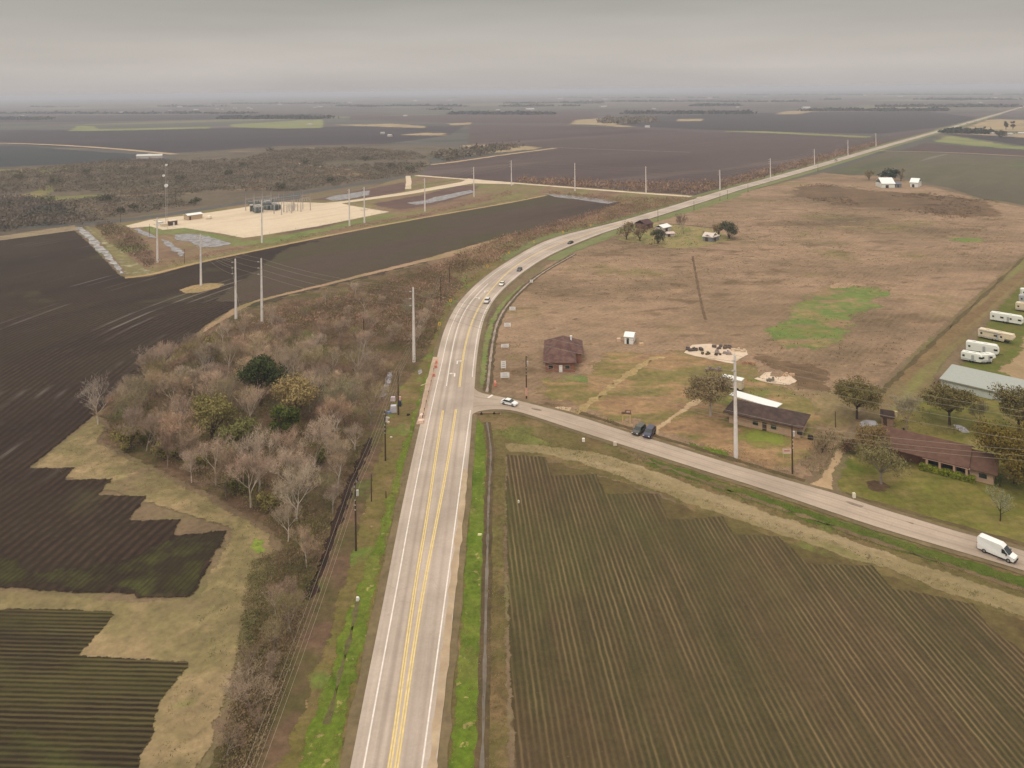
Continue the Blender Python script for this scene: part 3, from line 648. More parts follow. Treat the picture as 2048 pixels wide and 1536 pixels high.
sheet('verge', [(510, 1800), (540, 1536), (600, 1400), (650, 1250), (700, 1090), (735, 960), (760, 880), (772, 820), (800, 770), (830, 735), (850, 700), (870, 650), (885, 610), (905, 585), (935, 560), (975, 525), (1010, 505), (1060, 484), (1110, 466),
      (1120, 474), (1074, 489), (1022, 519), (988, 541), (948, 572), (911, 612), (891, 650), (879, 690), (868, 730), (845, 826), (820, 930), (797, 1037), (769, 1184), (733, 1360), (699, 1536), (626, 1900)], 0.06, verge, jag=1.0)
sheet('green_verge', [(545, 1800), (585, 1560), (612, 1450), (650, 1360), (680, 1260), (718, 1160), (755, 1060), (780, 970), (800, 900), (815, 860), (830, 810), (842, 770), (855, 735), (868, 690), (878, 660), (893, 625), (880, 690), (866, 735), (845, 815),
      (822, 895), (800, 985), (775, 1075), (757, 1175), (726, 1310), (700, 1440), (678, 1536), (604, 1850)], 0.075, M_green, jag=0.8, feather=0.9)
band('mud_rut', wline([(716, 1200), (702, 1270), (685, 1330), (668, 1400), (652, 1450)]), 0.6, gmat('rutmud', [C(108, 100, 62), C(98, 90, 60)], 0.3), 0.09, 80, 0.45)
band('ditch', wline([(742, 876), (722, 920), (700, 970), (684, 1015), (660, 1090), (636, 1150), (612, 1205)]), 1.7, gmat('ditch_dark', [C(62, 42, 34), C(44, 31, 24)], 0.5, fine=0.4), 0.09, 120, 1.1)  # not carved: the ditch's shade is put into its dark mud colour
band('puddle', wline([(780, 745), (775, 765), (770, 785), (762, 795)]), 1.5, M_water, 0.09, 20, 0.4)
sheet('puddle', [(836, 742), (843, 738), (845, 745), (838, 750)], 0.1, M_water, jag=0.3)

# --- right side below the junction: verge, channel, crop field, mown strip
rv = gmat('dry_verge', [C(116, 94, 64), C(100, 90, 50), C(132, 108, 76)], 0.08, fine=0.34, fscale=0.9, over=[(C(100, 104, 50), 0.05, 0.55, 0.07, None, 0.7), (C(88, 70, 52), 0.12, 0.62, 0.06, None, 0.6)])
sheet('verge', [(826, 1900), (870, 1536), (908, 1184), (925, 1037), (936, 930), (943, 834), (962, 828), (1024, 822), (1149, 862), (1274, 902), (1399, 943), (1536, 985), (1661, 1028), (1786, 1070), (2048, 1146), (2400, 1260), (2400, 1420), (2048, 1310), (1948, 1240), (1788, 1180), (1618, 1130), (1469, 1070), (1321, 990), (1110, 925), (1016, 912), (1012, 1100), (1025, 1536), (1040, 1900)], 0.025, rv, jag=0.5)
sheet('green_verge', [(850, 1900), (893, 1536), (905, 1440), (915, 1300), (925, 1180), (934, 1037), (940, 940), (945, 850), (955, 838), (968, 850), (974, 900), (972, 1000), (968, 1150), (965, 1300), (960, 1440), (957, 1536), (935, 1900)], 0.04, M_green, jag=0.5, feather=0.6)
side_green = gmat('side_green', [C(86, 94, 34), C(74, 90, 22), C(104, 94, 50)], 0.05, azim((1274, 905), (1786, 1075)), (0.4, 1.5), fine=0.25, over=[(C(128, 104, 74), 0.08, 0.57, 0.07, None, 0.7)])
sheet('green_verge', [(1215, 885), (1274, 905), (1399, 946), (1536, 990), (1661, 1032), (1786, 1074), (1911, 1110), (2048, 1150), (2400, 1262), (2400, 1300), (2048, 1180), (1911, 1140), (1786, 1105), (1661, 1062), (1536, 1018), (1399, 970), (1280, 925)], 0.04, side_green, jag=0.8)
sheet('grass_patch', [(1024, 850), (1100, 880), (1120, 900), (1060, 898), (1010, 880), (995, 860)], 0.04, gmat('olive_patch', [C(118, 110, 62), C(104, 108, 52)], 0.1), jag=1.2)
mown = gmat('mown_olive', [C(150, 132, 98), C(136, 120, 84), C(158, 138, 106)], 0.05, azim((1274, 950), (1786, 1130)), (0.35, 1.8), fine=0.2, fscale=0.9, over=[(C(116, 112, 60), 0.08, 0.6, 0.08, (azim((1274, 950), (1786, 1130)), 0.4, 1.6), 0.6)])
sheet('mown_strip', [(1000, 880), (1024, 885), (1110, 893), (1200, 905), (1290, 932), (1400, 975), (1536, 1022), (1661, 1067), (1786, 1108), (1911, 1150), (2048, 1192), (2400, 1310), (2400, 1370), (2048, 1238), (1911, 1192), (1760, 1138), (1640, 1097), (1536, 1062), (1400, 1018), (1300, 980), (1200, 942), (1110, 913), (1016, 904)], 0.05, mown, jag=0.9, feather=0.9)
R3 = azim((1300, 1400), (1222, 1160))
crop = gmat('crop_field', [C(78, 66, 41), C(86, 71, 47), C(76, 68, 40), C(82, 67, 44), C(80, 70, 42)], 0.02, R3, (0.35, 1.5), fine=0.2, fscale=1.2,
            over=[(C(84, 82, 42), 0.02, 0.52, 0.14, (R3, 0.5, 1.2), 0.45), (C(92, 72, 58), 0.03, 0.60, 0.1, (R3, 0.5, 1.3), 0.25), (C(64, 56, 34), 0.15, 0.63, 0.08, None, 0.4)],
            rows=dict(ang=R3, spacing=0.9, sharp=0.0, col=C(148, 124, 88), amt=0.60, lo=0.0, dark=0.24, ns=0.8))
sheet('crop_field', [(1012, 908), (1095, 914), (1106, 950), (1196, 947), (1214, 986), (1321, 985), (1340, 1038), (1449, 1032), (1469, 1067), (1560, 1072), (1618, 1126), (1748, 1130), (1788, 1176), (1873, 1190), (1948, 1206), (1990, 1260), (2048, 1300), (2200, 1420), (2500, 1800), (1030, 1900), (1024, 1536), (1014, 1300), (1012, 1180), (1008, 1000)], 0.06, crop, jag=0.35)
weed = gmat('headland_weeds', [C(88, 82, 42), C(98, 84, 50), C(90, 74, 46)], 0.08, fine=0.34)
for pts in ([(1095, 916), (1130, 922), (1200, 945), (1106, 950)], [(1196, 945), (1240, 955), (1325, 985), (1214, 987)], [(1321, 985), (1370, 1005), (1455, 1032), (1338, 1040)], [(1449, 1032), (1500, 1050), (1565, 1072), (1469, 1068)],
            [(1560, 1072), (1640, 1098), (1752, 1132), (1618, 1127)], [(1748, 1132), (1790, 1146), (1880, 1188), (1790, 1178)], [(1948, 1204), (2048, 1238), (2200, 1290), (2100, 1340), (2048, 1302), (1990, 1262)]):
    cx_ = sum(x for x, y in pts) / len(pts); cy_ = sum(y for x, y in pts) / len(pts)
    sheet('weed_patch', [(cx_ + (x - cx_) * 1.25, cy_ + (y - cy_) * 1.25 + 9) for x, y in pts[:2]] + [(cx_ + (x - cx_) * 1.25, cy_ + (y - cy_) * 1.3 + 12) for x, y in pts[2:]], 0.0545, weed, jag=0.9, feather=0.8)

# --- the highway
L_px = [(585, 2100), (640, 1840), (701, 1536), (735, 1360), (771, 1184), (799, 1037), (822, 930), (846, 825), (862, 762), (872, 725), (880, 687), (892, 650), (912, 612), (930, 591), (949, 572), (968, 556), (989, 540), (1024, 518), (1074, 489), (1120, 472), (1174, 459), (1231, 445), (1261, 437), (1361, 407), (1449, 378.5), (1536, 356.5), (1636, 328), (1761, 291), (1883, 258.5), (1998, 226), (2060, 208), (2130, 188)]
R_px = [(805, 2100), (837, 1840), (873, 1536), (893, 1360), (911, 1184), (926, 1037), (937, 930), (945, 825), (950, 765), (953, 722), (958, 685), (963, 657), (972, 628), (988, 600), (1003, 583), (1018, 569), (1035, 554), (1052, 541), (1079, 523), (1110, 506), (1144, 491), (1211, 464), (1274, 446), (1324, 430), (1399, 407), (1474, 383), (1536, 365), (1636, 336.5), (1761, 299.5), (1883, 264.5), (1998, 230), (2060, 211), (2130, 190)]
NR = 420
Lw = resample(smooth_line(W2(L_px), 3), NR); Rw0 = smooth_line(W2(R_px), 3)
# match each left station with the nearest point of the right edge
def nearest(p, line, j0):
    best = 1e18; bj = j0; bp = None
    for j in range(j0, min(len(line) - 1, j0 + 40)):
        a, b = line[j], line[j + 1]; dx, dy = b[0] - a[0], b[1] - a[1]; L2 = dx * dx + dy * dy or 1
        t = max(0, min(1, ((p[0] - a[0]) * dx + (p[1] - a[1]) * dy) / L2)); q = (a[0] + dx * t, a[1] + dy * t)
        d = (q[0] - p[0]) ** 2 + (q[1] - p[1]) ** 2
        if d < best: best = d; bj = j; bp = q
    return bp, bj
Rw = []; j = 0
for q in Lw:
    b, j = nearest(q, Rw0, j); Rw.append(b)
# keep the far, straight part an even width
for i in range(NR):
    d = hypot(*Lw[i])
    if d > 520:
        dx, dy = Rw[i][0] - Lw[i][0], Rw[i][1] - Lw[i][1]; L = hypot(dx, dy) or 1
        w = 11.0; k = min(1, (d - 520) / 150); w2 = L * (1 - k) + w * k
        mxx, myy = (Lw[i][0] + Rw[i][0]) / 2, (Lw[i][1] + Rw[i][1]) / 2
        Lw[i] = (mxx - dx / L * w2 / 2, myy - dy / L * w2 / 2); Rw[i] = (mxx + dx / L * w2 / 2, myy + dy / L * w2 / 2)
ZH = lambda x, y: 0.19 + max(0, hypot(x, y) - 300) * 1.5e-4
ZP = lambda x, y: ZH(x, y) + 0.006 + max(0, hypot(x, y) - 300) * 3e-5
def ulerp(u): return [(l[0] + (r[0] - l[0]) * u, l[1] + (r[1] - l[1]) * u) for l, r in zip(Lw, Rw)]
def road_mat(name, c1, c2, tracks=(0.30, 0.42, 0.62, 0.76)):
    t = NT(name); p = t.pos(); u = t.n('ShaderNodeAttribute', attribute_name='across').outputs['Fac']
    f = t.noise(p, 0.05, 5, 0.6); col = t.mix(t.rng(f, 0.35, 0.65), c1, c2)
    col = t.mix(1.0, col, t.rng(t.noise(p, 2.5, 4, 0.7), 0.3, 0.7, 0.93, 1.07, False), 'MULTIPLY')
    for tr in tracks:
        g = t.math('ABSOLUTE', t.math('SUBTRACT', u, tr))
        col = t.mix(t.rng(g, 0.0, 0.055, 0.30, 0.0), col, C(130, 114, 102))
    su = t.n('ShaderNodeCombineXYZ', {0: t.math('MULTIPLY', u, 14.0), 1: t.math('MULTIPLY', t.noise(p, 0.01, 2), 6.0), 2: 0.0}).outputs[0]
    col = t.mix(1.0, col, t.rng(t.noise(su, 1.0, 4, 0.6), 0.3, 0.7, 0.88, 1.10, False), 'MULTIPLY')
    ck = t.n('ShaderNodeTexVoronoi', {'Vector': p, 'Scale': 0.13}, feature='DISTANCE_TO_EDGE').outputs['Distance']
    col = t.mix(t.math('MULTIPLY', t.rng(ck, 0.0, 0.012, 0.2, 0.0), t.rng(t.noise(p, 0.03, 3), 0.5, 0.6)), col, C(110, 98, 88))
    w = t.noise(p, 0.7, 4, 0.6, 1.0)
    col = t.mix(t.rng(w, 0.66, 0.72, 0, 0.22), col, C(140, 122, 110))
    return t.finish(col, 0.9)
M_road = road_mat('asphalt_pale', C(172, 156, 142), C(194, 176, 162))
edge = gmat('shoulder_soil', [C(124, 106, 80), C(110, 96, 68)], 0.2, fine=0.3)
ribbon('road_shoulder', offset_line(Lw, 1.5) if False else offset_line(Lw, -1.4), offset_line(Rw, 1.2), edge, lambda x, y: ZH(x, y) - 0.05 - (0.02 if hypot(x, y) < 300 else 0.05), jag=0.5)
ribbon('highway', Lw, Rw, M_road, ZH)
# pale gravel lip along the right edge near the camera
lip = resample(smooth_line(W2([(827, 1900), (869, 1536), (890, 1360), (908, 1184), (925, 1037), (934, 940)]), 2), 60)
ribbon('gravel_lip', offset_line(lip, -0.9), offset_line(lip, 0.25), gmat('lip_gravel', [C(190, 168, 140), C(168, 144, 118)], 0.4, fine=0.25), lambda x, y: 0.193, jag=0.35)
lipl = resample(smooth_line(W2([(846, 850), (858, 790), (866, 755), (876, 715)]), 2), 30)
ribbon('gravel_lip', offset_line(lipl, -1.6), offset_line(lipl, 0.2), gmat('lip_gravel2', [C(196, 170, 148), C(178, 152, 130)], 0.4, fine=0.2), lambda x, y: 0.193, jag=0.3)
M_white = pmat('line_white', C(232, 220, 210), 0.8, var=0.14); M_yel = pmat('line_yellow', C(226, 198, 130), 0.8, var=0.14)
def paint(line, w, m, name='road_marking'):
    return ribbon(name, offset_line(line, -w / 2), offset_line(line, w / 2), m, ZP)
def pxline(px, n=60): return resample(smooth_line(W2(px), 2), n)
def cut(line, far): return [p for p in line if hypot(*p) < far]
paint(cut(ulerp(0.155), 900), 0.22, M_white)
paint(pxline([(796, 1900), (844, 1536), (892, 1184), (912, 1037), (924, 945), (941, 822)]), 0.22, M_white)
up = [p for p in ulerp(0.93) if p[1] > at(950, 765)[1]]
paint(cut(up, 900), 0.22, M_white)
def double(px, n=60):
    l = pxline(px, n)
    paint(offset_line(l, -0.17), 0.22, M_yel); paint(offset_line(l, 0.17), 0.22, M_yel)
double([(712, 1900), (781, 1536), (808, 1330), (834, 1150), (852, 1050), (872, 912), (886, 822)])
double([(735, 1900), (793.5, 1536), (823, 1330), (846, 1184), (872, 1050), (894, 937), (912, 820)])
paint(pxline([(893, 773), (897, 745), (901, 720), (907, 687), (918, 645), (937, 610), (959, 585), (976, 568)]), 0.25, M_white)
double([(919, 775), (924.5, 725), (931, 690), (938, 663), (947, 637), (963, 606), (979, 584), (996, 565), (1012, 548), (1040, 527), (1074, 507), (1120, 488), (1190, 464), (1261, 442)], 90)
# turn arrows
def arrow(px, py, left=True):
    c = at(px, py); d = (at(px + 2, py - 20) - c); d.z = 0; d.normalize(); s = Vector((d.y, -d.x, 0)) * (-1 if left else 1)
    z = ZP(c.x, c.y)
    P = lambda a, b: (c + d * a + s * b).to_tuple()[:2] + (z,)
    mb = MB()
    mb.poly([P(-1.8, -0.25), P(-1.8, 0.15), P(0.6, 0.15), P(0.6, -0.25)]); mb.poly([P(0.6, -0.25), P(0.6, 0.9), P(1.0, 0.9), P(1.0, -0.25)]); mb.poly([P(0.2, 0.9), P(1.4, 0.9), P(0.8, 1.8)])
    o = mb.build('road_marking', M_white); o['kind'] = 'structure'
arrow(909, 750); arrow(915, 725, False); arrow(958, 597); arrow(970, 584, False)

# --- side road with its flared mouth
U_px = [(940, 770), (947, 776), (955, 784), (970, 789), (987, 792), (1024, 799), (1086, 815), (1149, 831), (1249, 864), (1324, 886), (1424, 918), (1536, 951), (1618, 974), (1676, 990), (1761, 1019), (1836, 1041), (1911, 1064), (1961, 1077), (2048, 1104), (2200, 1150), (2500, 1245)]
D_px = [(938, 845), (943, 832), (950, 826), (965, 822), (990, 819.5), (1024, 821), (1060, 831), (1149, 861), (1274, 900), (1399, 940), (1536, 982), (1661, 1025), (1786, 1066), (1911, 1102), (2048, 1143), (2200, 1190), (2500, 1285)]
M_side = road_mat('side_asphalt', C(168, 150, 134), C(188, 168, 150), (0.28, 0.72))
ua = resample(smooth_line(W2(U_px), 3), 160); da = resample(smooth_line(W2(D_px), 3), 160)
band_l = ribbon('road_shoulder', offset_line(ua, -1.3), offset_line(da, 1.3), edge, lambda x, y: 0.105, jag=0.4)
ribbon('side_road', ua, da, M_side, lambda x, y: 0.184)
def patch(px, n='tar_patch'):
    sheet(n, px, 0.19, gmat('tar_patch', [C(128, 112, 98), C(140, 122, 108)], 0.5), jag=0.15)
for pxs in ([(1062, 817), (1080, 820), (1085, 824), (1064, 820)], [(1690, 1004), (1700, 1005), (1728, 1014), (1722, 1017), (1700, 1010)], [(1995, 1116), (2012, 1119), (2008, 1125), (1993, 1122)], [(1810, 1044), (1828, 1048), (1826, 1051)]): patch(pxs)
a = at(976, 797); b = at(985, 791); ang = atan2(b.y - a.y, b.x - a.x)
o = MB().box(((a.x + b.x) / 2, (a.y + b.y) / 2, 0.192), ((b - a).length, 0.6, 0.006), ang).build('stop_line', M_white); o['kind'] = 'structure'

# --- drainage channels
def channel(px, w, m, z=0.085, jag=0.18, n=120): return band('water_channel', wline(px), w, m, z, n, jag)
cmud = gmat('channel_bank', [C(98, 80, 56), C(82, 70, 48)], 0.3, fine=0.3); cwat = water('channel_water', 0.4, C(96, 84, 70))
ch1 = [(974, 845), (978, 870), (982, 900), (980, 950), (977, 1000), (975, 1100), (972, 1200), (969, 1350), (964, 1536), (955, 1900)]
band('ditch_bank', wline(ch1), 1.7, cmud, 0.07, 120, 0.3); channel(ch1, 0.42, cwat)
ch2 = [(973, 790), (977, 760), (981, 715), (987, 675), (993, 648), (1007, 620), (1028, 595), (1050, 573), (1078, 550), (1110, 530), (1150, 508)]
band('ditch_bank', wline(ch2), 2.6, cmud, 0.07, 120, 0.5); channel(ch2, 0.75, water('channel_water2', 0.4, C(172, 146, 130)))
sheet('green_verge', [(956, 768), (958, 735), (962, 695), (968, 668), (978, 640), (994, 613), (1012, 594), (1030, 578), (1052, 558), (1085, 535), (1130, 512), (1180, 490), (1215, 470), (1280, 448), (1330, 432), (1400, 410), (1480, 387), (1486, 391), (1400, 419), (1330, 440), (1275, 454),
      (1215, 480), (1150, 503), (1100, 530), (1068, 552), (1040, 578), (1015, 605), (998, 630), (986, 665), (979, 700), (974, 760), (970, 784)], 0.075, gmat('verge_mid', [C(112, 124, 64), C(128, 126, 80), C(104, 120, 56)], 0.08, fine=0.25), jag=0.6)
band('green_verge', offset_line([p for p in Rw if 380 < hypot(*p) < 2600], 5.0), 7, gmat('verge_far', [C(112, 120, 72), C(128, 124, 84)], 0.05, fine=0.2), 0.2, None, 0.8, zf=lambda x, y: ZH(x, y) - 0.06)
band('green_verge', offset_line([p for p in Lw if 380 < hypot(*p) < 2600], -4.5), 6, gmat('verge_far2', [C(108, 114, 66), C(122, 118, 78)], 0.05, fine=0.2), 0.2, None, 0.8, zf=lambda x, y: ZH(x, y) - 0.06)
# ================================================================ things: poles, lines, buildings, vehicles
GZ = 0.05
M_conc = pmat('pole_concrete', C(236, 226, 220), 0.85, var=0.08, scale=0.8, dirt=C(206, 192, 184))
M_wood = pmat('pole_wood', C(78, 60, 46), 0.95, var=0.2, scale=2.0)
M_ins = pmat('insulator_grey', C(206, 200, 196), 0.4)
M_wire = pmat('wire_metal', C(156, 146, 126), 0.6)
M_steel = pmat('galvanised_steel', C(176, 168, 164), 0.5)
M_black = pmat('rubber_black', C(34, 32, 32), 0.8)
M_glass = pmat('dark_glass', C(40, 48, 48), 0.15, spec=0.6)
M_whitep = pmat('white_paint', C(244, 242, 238), 0.35, var=0.03, spec=0.5)
M_chrome = pmat('rim_grey', C(150, 150, 150), 0.35, metal=0.6)
M_lamp = pmat('headlight_glass', C(220, 222, 220), 0.15, spec=0.7)
M_red = pmat('tail_red', C(150, 40, 34), 0.3)

def line_dir(i, pts):
    a = pts[max(0, i - 1)]; b = pts[min(len(pts) - 1, i + 1)]
    return atan2(b[1] - a[1], b[0] - a[0])

TRANS = {}
def trans_pole(key, px, py, ptop, label, az=None, arms=3, side=1, group='tall concrete transmission poles'):
    b = at(px, py); b.z = 0
    h = height_to(b, ptop)
    r = thing('transmission_pole', label, 'utility pole', (b.x, b.y, 0), az or 0, group)
    MB().tube((0, 0, -0.3), (0, 0, h), 0.52, 0.27, 12).build('pole', M_conc, r)
    tips = []
    for k in range(arms):
        z = h - 1.2 - k * h * 0.095
        m = MB(); m.tube((0, 0.25, z), (0, 1.5, z + 0.25), 0.09, 0.06, 6); m.build('arm', M_steel, r)
        i = MB()
        for q in range(5): i.tube((0, 1.1 + q * 0.12, z + 0.2 + q * 0.02), (0, 1.17 + q * 0.12, z + 0.21 + q * 0.02), 0.16, 0.16, 8)
        i.build('insulator', M_ins, r)
        c, s = cos(az or 0), sin(az or 0)
        tips.append(Vector((b.x - s * 1.6, b.y + c * 1.6, z + 0.25)))
    tips.append(Vector((b.x, b.y, h)))
    MB().tube((0, 0, h), (0, 0, h + 0.5), 0.06, 0.03, 5).build('lightning_rod', M_steel, r)
    TRANS[key] = tips; return r

az_row = azim((828, 724), (524, 647))
trans_pole('a', 1472, 915, 710, 'tall pale concrete pole by the side road in front of the dark roofed house', azim((1472, 915), (828, 724)))
trans_pole('b', 828, 724, 575, 'pale concrete pole at the right end of the thicket next to the highway bend', az_row)
trans_pole('c', 524, 647, 517, 'right one of the two pale concrete poles at the field corner of the thicket', az_row)
trans_pole('d', 472, 638, 518, 'left one of the two pale concrete poles at the field corner of the thicket', az_row)
trans_pole('e', 402, 572, 468, 'pale concrete pole on the small grass island in the plowed field', azim((472, 638), (402, 572)))
trans_pole('f', 315, 525, 436, 'concrete pole in the brush at the left corner of the substation ground', azim((402, 572), (315, 525)))
trans_pole('g', 524, 486, 400, 'concrete pole at the near corner of the gravel pad', azim((524, 486), (850, 423)))
trans_pole('h', 699, 452, 378, 'concrete pole at the right edge of the gravel pad, left of the cross arm pole', azim((524, 486), (850, 423)))
trans_pole('i', 729, 446, 374, 'concrete pole with a low cross arm right of the gravel pad', azim((524, 486), (850, 423)))
xz = MB().box((0, 0, 8.5), (0.18, 4.6, 0.25), 0.8).build('cross_arm', M_steel, [o for o in COL.objects if o.get('label', '').startswith('concrete pole with a low')][0])
trans_pole('j', 850, 423, 357, 'concrete pole beside the long puddle near the gravel road', azim((524, 486), (850, 423)))
trans_pole('k', 948, 394, 334, 'concrete pole near the top end of the gravel road', azim((850, 423), (1023, 372)))
trans_pole('l', 1023, 372, 321, 'concrete pole where the two gravel roads meet', azim((948, 394), (1023, 372)))
farp = [(1150, 382, 326, 'concrete pole by the gravel road above the end of the plowed field'), (1292, 388, 333, 'concrete pole by the gravel road left of the road junction'),
        (1440, 380, 340, 'faint concrete pole just beyond the gravel road junction'), (1541, 360, 317, 'faint far concrete pole left of the straight highway, nearest after the junction'),
        (1629, 332, 298, 'second faint concrete pole along the straight far highway'), (1696, 311, 280, 'third faint concrete pole along the straight far highway'), (1752, 293, 266, 'farthest faint concrete pole along the straight far highway')]
for n_, (x_, y_, t_, l_) in enumerate(farp):
    trans_pole('m%d' % n_, x_, y_, t_, l_, azim((1150, 382), (1292, 388)) if n_ < 2 else azim((1541, 360), (1696, 311)))

def cable(name, spans, sag, label, rad=0.03, group=None):
    m = MB()
    for a, b in spans:
        n = 14; L = (b - a).length; pts = []
        for i in range(n + 1):
            t = i / n; p = a.lerp(b, t); p.z -= sag * 4 * t * (1 - t) * L / 100
            pts.append(p)
        for p, q in zip(pts, pts[1:]): m.tube(p, q, rad, rad, 4, cap=False)
    o = m.build(name, M_wire); tag(o, label, 'power line', group)
    return o
M_wire.node_tree.nodes['Principled BSDF'].inputs['Roughness'].default_value = 0.5
ta = TRANS
off = Vector((at(2500, 1150).x, at(2500, 1150).y, 0))
nx = [Vector((off.x, off.y, p.z)) for p in ta['a']]
lv = ['top', 'second', 'third', 'shield']
for k in range(4):
    sp = [(nx[k] , ta['a'][k]), (ta['a'][k], ta['b'][k]), (ta['b'][k], ta['c'][k]), (ta['c'][k], ta['e'][k]), (ta['e'][k], ta['f'][k])]
    cable('power_cable', sp, 2.2, 'long sagging transmission cable from the side road over the thicket, %s of the four' % lv[k], 0.035, 'cables on the concrete poles')
sp = [('g', 'h'), ('h', 'j'), ('j', 'k'), ('k', 'l'), ('l', 'm0'), ('m0', 'm1'), ('m1', 'm2'), ('m2', 'm3'), ('m3', 'm4'), ('m4', 'm5'), ('m5', 'm6')]
for k in range(3):
    cable('power_cable', [(ta[a][k], ta[b][k]) for a, b in sp], 2.0, 'faint transmission cable running from the gravel pad to the far highway, %s of three' % lv[k], 0.03, 'cables on the far concrete poles')
cable('power_cable', [(ta['d'][k], ta['e'][k]) for k in range(3)], 3, 'slack cables between the left thicket pole and the island pole', 0.03)
cable('guy_wire', [(ta['d'][1], at(487, 652) )], 0.0, 'pale guy wire running down from the left thicket pole', 0.05)

# wooden distribution poles
def wood_pole(px, py, ptop, label, arm=True, marker=None, az=0.0, r0=0.2, gear=False, group='wooden utility poles'):
    b = at(px, py); b.z = 0; h = height_to(b, ptop)
    r = thing('wooden_pole', label, 'utility pole', (b.x, b.y, 0), az, group)
    MB().tube((0, 0, -0.3), (0, 0, h), r0, r0 * 0.62, 8).build('pole', M_wood, r)
    if arm:
        MB().box((0, 0, h - 0.5), (0.12, 2.2, 0.12)).build('cross_arm', M_wood, r)
        i = MB()
        for y in (-0.95, 0, 0.95): i.tube((0, y, h - 0.44), (0, y, h - 0.1), 0.07, 0.05, 6)
        i.build('insulator', M_ins, r)
    if gear:
        MB().tube((0.38, 0, h - 2.4), (0.38, 0, h - 1.4), 0.24, 0.24, 10).build('transformer', M_ins, r)
        g = MB()
        for q in range(3): g.tube((0, -0.25, h - 3.2 - q * 0.9), (0, -0.45, h - 3.0 - q * 0.9), 0.1, 0.08, 6)
        g.build('insulator_string', M_ins, r)
    if marker:
        MB().tube((0, 0, 0.8), (0, 0, 3.0), r0 + 0.08, r0 + 0.07, 10).build('marker_sleeve', marker, r)
    r['h'] = h
    return b, h
M_pink = pmat('marker_pink', C(226, 168, 150), 0.6, var=0.1)
wp = [(712, 1102, 965, 'dark wooden pole nearest the camera, left of the highway', True, None, 0, True), (771, 922, 822, 'dark wooden pole next to the dumped white box', True, None, 0, True),
      (797, 830, 742, 'dark wooden pole above the dumped boxes', False, None, 0, False), (728, 694, 638, 'dark wooden pole standing inside the thicket', False, None, 0, False),
      (882, 608, 550, 'dark wooden pole at the thicket edge on the outside of the bend', True, None, 0, False), (899, 566, 528, 'shorter wooden pole behind the one on the outside of the bend', True, None, 0, False),
      (1053, 797, 712, 'dark wooden pole with a pink and white sleeve near the side road mouth', False, M_pink, 0, True), (1585, 948, 850, 'dark wooden pole with hardware beside the for sale sign', False, None, 0, True)]
poles = {}
for x_, y_, t_, l_, arm, mk, az, gear in wp:
    poles[x_] = wood_pole(x_, y_, t_, l_, arm, mk, az, 0.2, gear)
small = [(743, 1003, 948, 'thin weathered post standing in the verge, taller of two'), (772, 996, 982, 'short dark stub post in the left verge'), (1671, 855, 823, 'thin grey yard pole right of the dark roofed house'), (369, 527, 498, 'thin dark pole at the foot of the substation puddle'),
         (299, 470, 448, 'thin dark post by the small huts of the substation'), (241, 445, 415, 'dark pole with a lamp behind the brush left of the pad'), (1316, 443, 418, 'wooden pole on the far side of the highway by the farmyard'), (1388, 421, 402, 'wooden pole beside the highway, first past the farmyard'),
         (1440, 402, 386, 'wooden pole beside the highway across from the gravel road'), (1455, 398, 380, 'second small pole across from the gravel road'), (1496, 384, 368, 'small far pole beside the straight highway'), (1636, 343, 326, 'tiny far pole beside the straight highway')]
for x_, y_, t_, l_ in small: wood_pole(x_, y_, t_, l_, arm=False, r0=0.13, group='thin posts and poles')
pA, hA = poles[712]; pB, hB = poles[771]; pC, hC = poles[797]
end = at(500, 1800); end.z = 0
for k, yo in enumerate((-0.95, -0.3, 0.3, 0.95)):
    V = lambda p, h: Vector((p.x, p.y + 0, h - 0.1 - (0.2 if k == 1 else 0))) + Vector((yo, 0, 0))
    e = Vector((end.x, end.y, hA)) + Vector((yo, 0, 0))
    cable('power_cable', [(V(pA, hA), e), (V(pA, hA), V(pB, hB)), (V(pB, hB), V(pC, hC)), (V(pC, hC), V(poles[882][0], poles[882][1]))], 1.6, 'distribution wire along the left verge of the highway, number %d from the thicket' % (k + 1), 0.019, 'wires on the wooden poles')
for (k1, off_) in ((1585, (2100, 1010)),):
    b, h = poles[k1]; q = at(*off_)
    for k, zz in enumerate((0, -1.2, -2.2)):
        cable('power_cable', [(Vector((b.x, b.y, h + zz)), Vector((q.x, q.y, h + zz))), (Vector((b.x, b.y, h + zz)), Vector((poles[1053][0].x, poles[1053][0].y, poles[1053][1] + zz)))], 1.0, 'thin wire along the side road, %s of three' % ['highest', 'middle', 'lowest'][k], 0.032, 'thin wires along the side road')

# ---------------------------------------------------------------- buildings
M_brick = pmat('brick_red', C(146, 100, 82), 0.9, var=0.15, scale=2, dirt=C(176, 134, 108))
M_tan_wall = pmat('tan_wall', C(186, 154, 128), 0.9, var=0.1)
def roofmat(name, col, col2, sc=0.6):
    t = NT(name); p = t.n('ShaderNodeTexCoord').outputs['Object']
    f = t.noise(p, sc, 5, 0.65); c = t.mix(t.rng(f, 0.35, 0.65), col, col2)
    w = t.n('ShaderNodeTexWave', {'Vector': p, 'Scale': 1.7, 'Distortion': 1.2, 'Detail': 2}, bands_direction='Z').outputs['Fac'] if False else t.noise(t.n('ShaderNodeMapping', {'Vector': p, 'Scale': (0.4, 0.4, 8)}).outputs[0], 3.0, 3)
    c = t.mix(1.0, c, t.rng(w, 0.3, 0.7, 0.86, 1.14, False), 'MULTIPLY')
    return t.finish(c, 0.9)
M_roof_b = roofmat('roof_brown', C(92, 66, 60), C(116, 88, 80)); M_roof_d = roofmat('roof_dark', C(68, 54, 50), C(88, 70, 64)); M_roof_r = roofmat('roof_red', C(94, 68, 56), C(108, 80, 68))
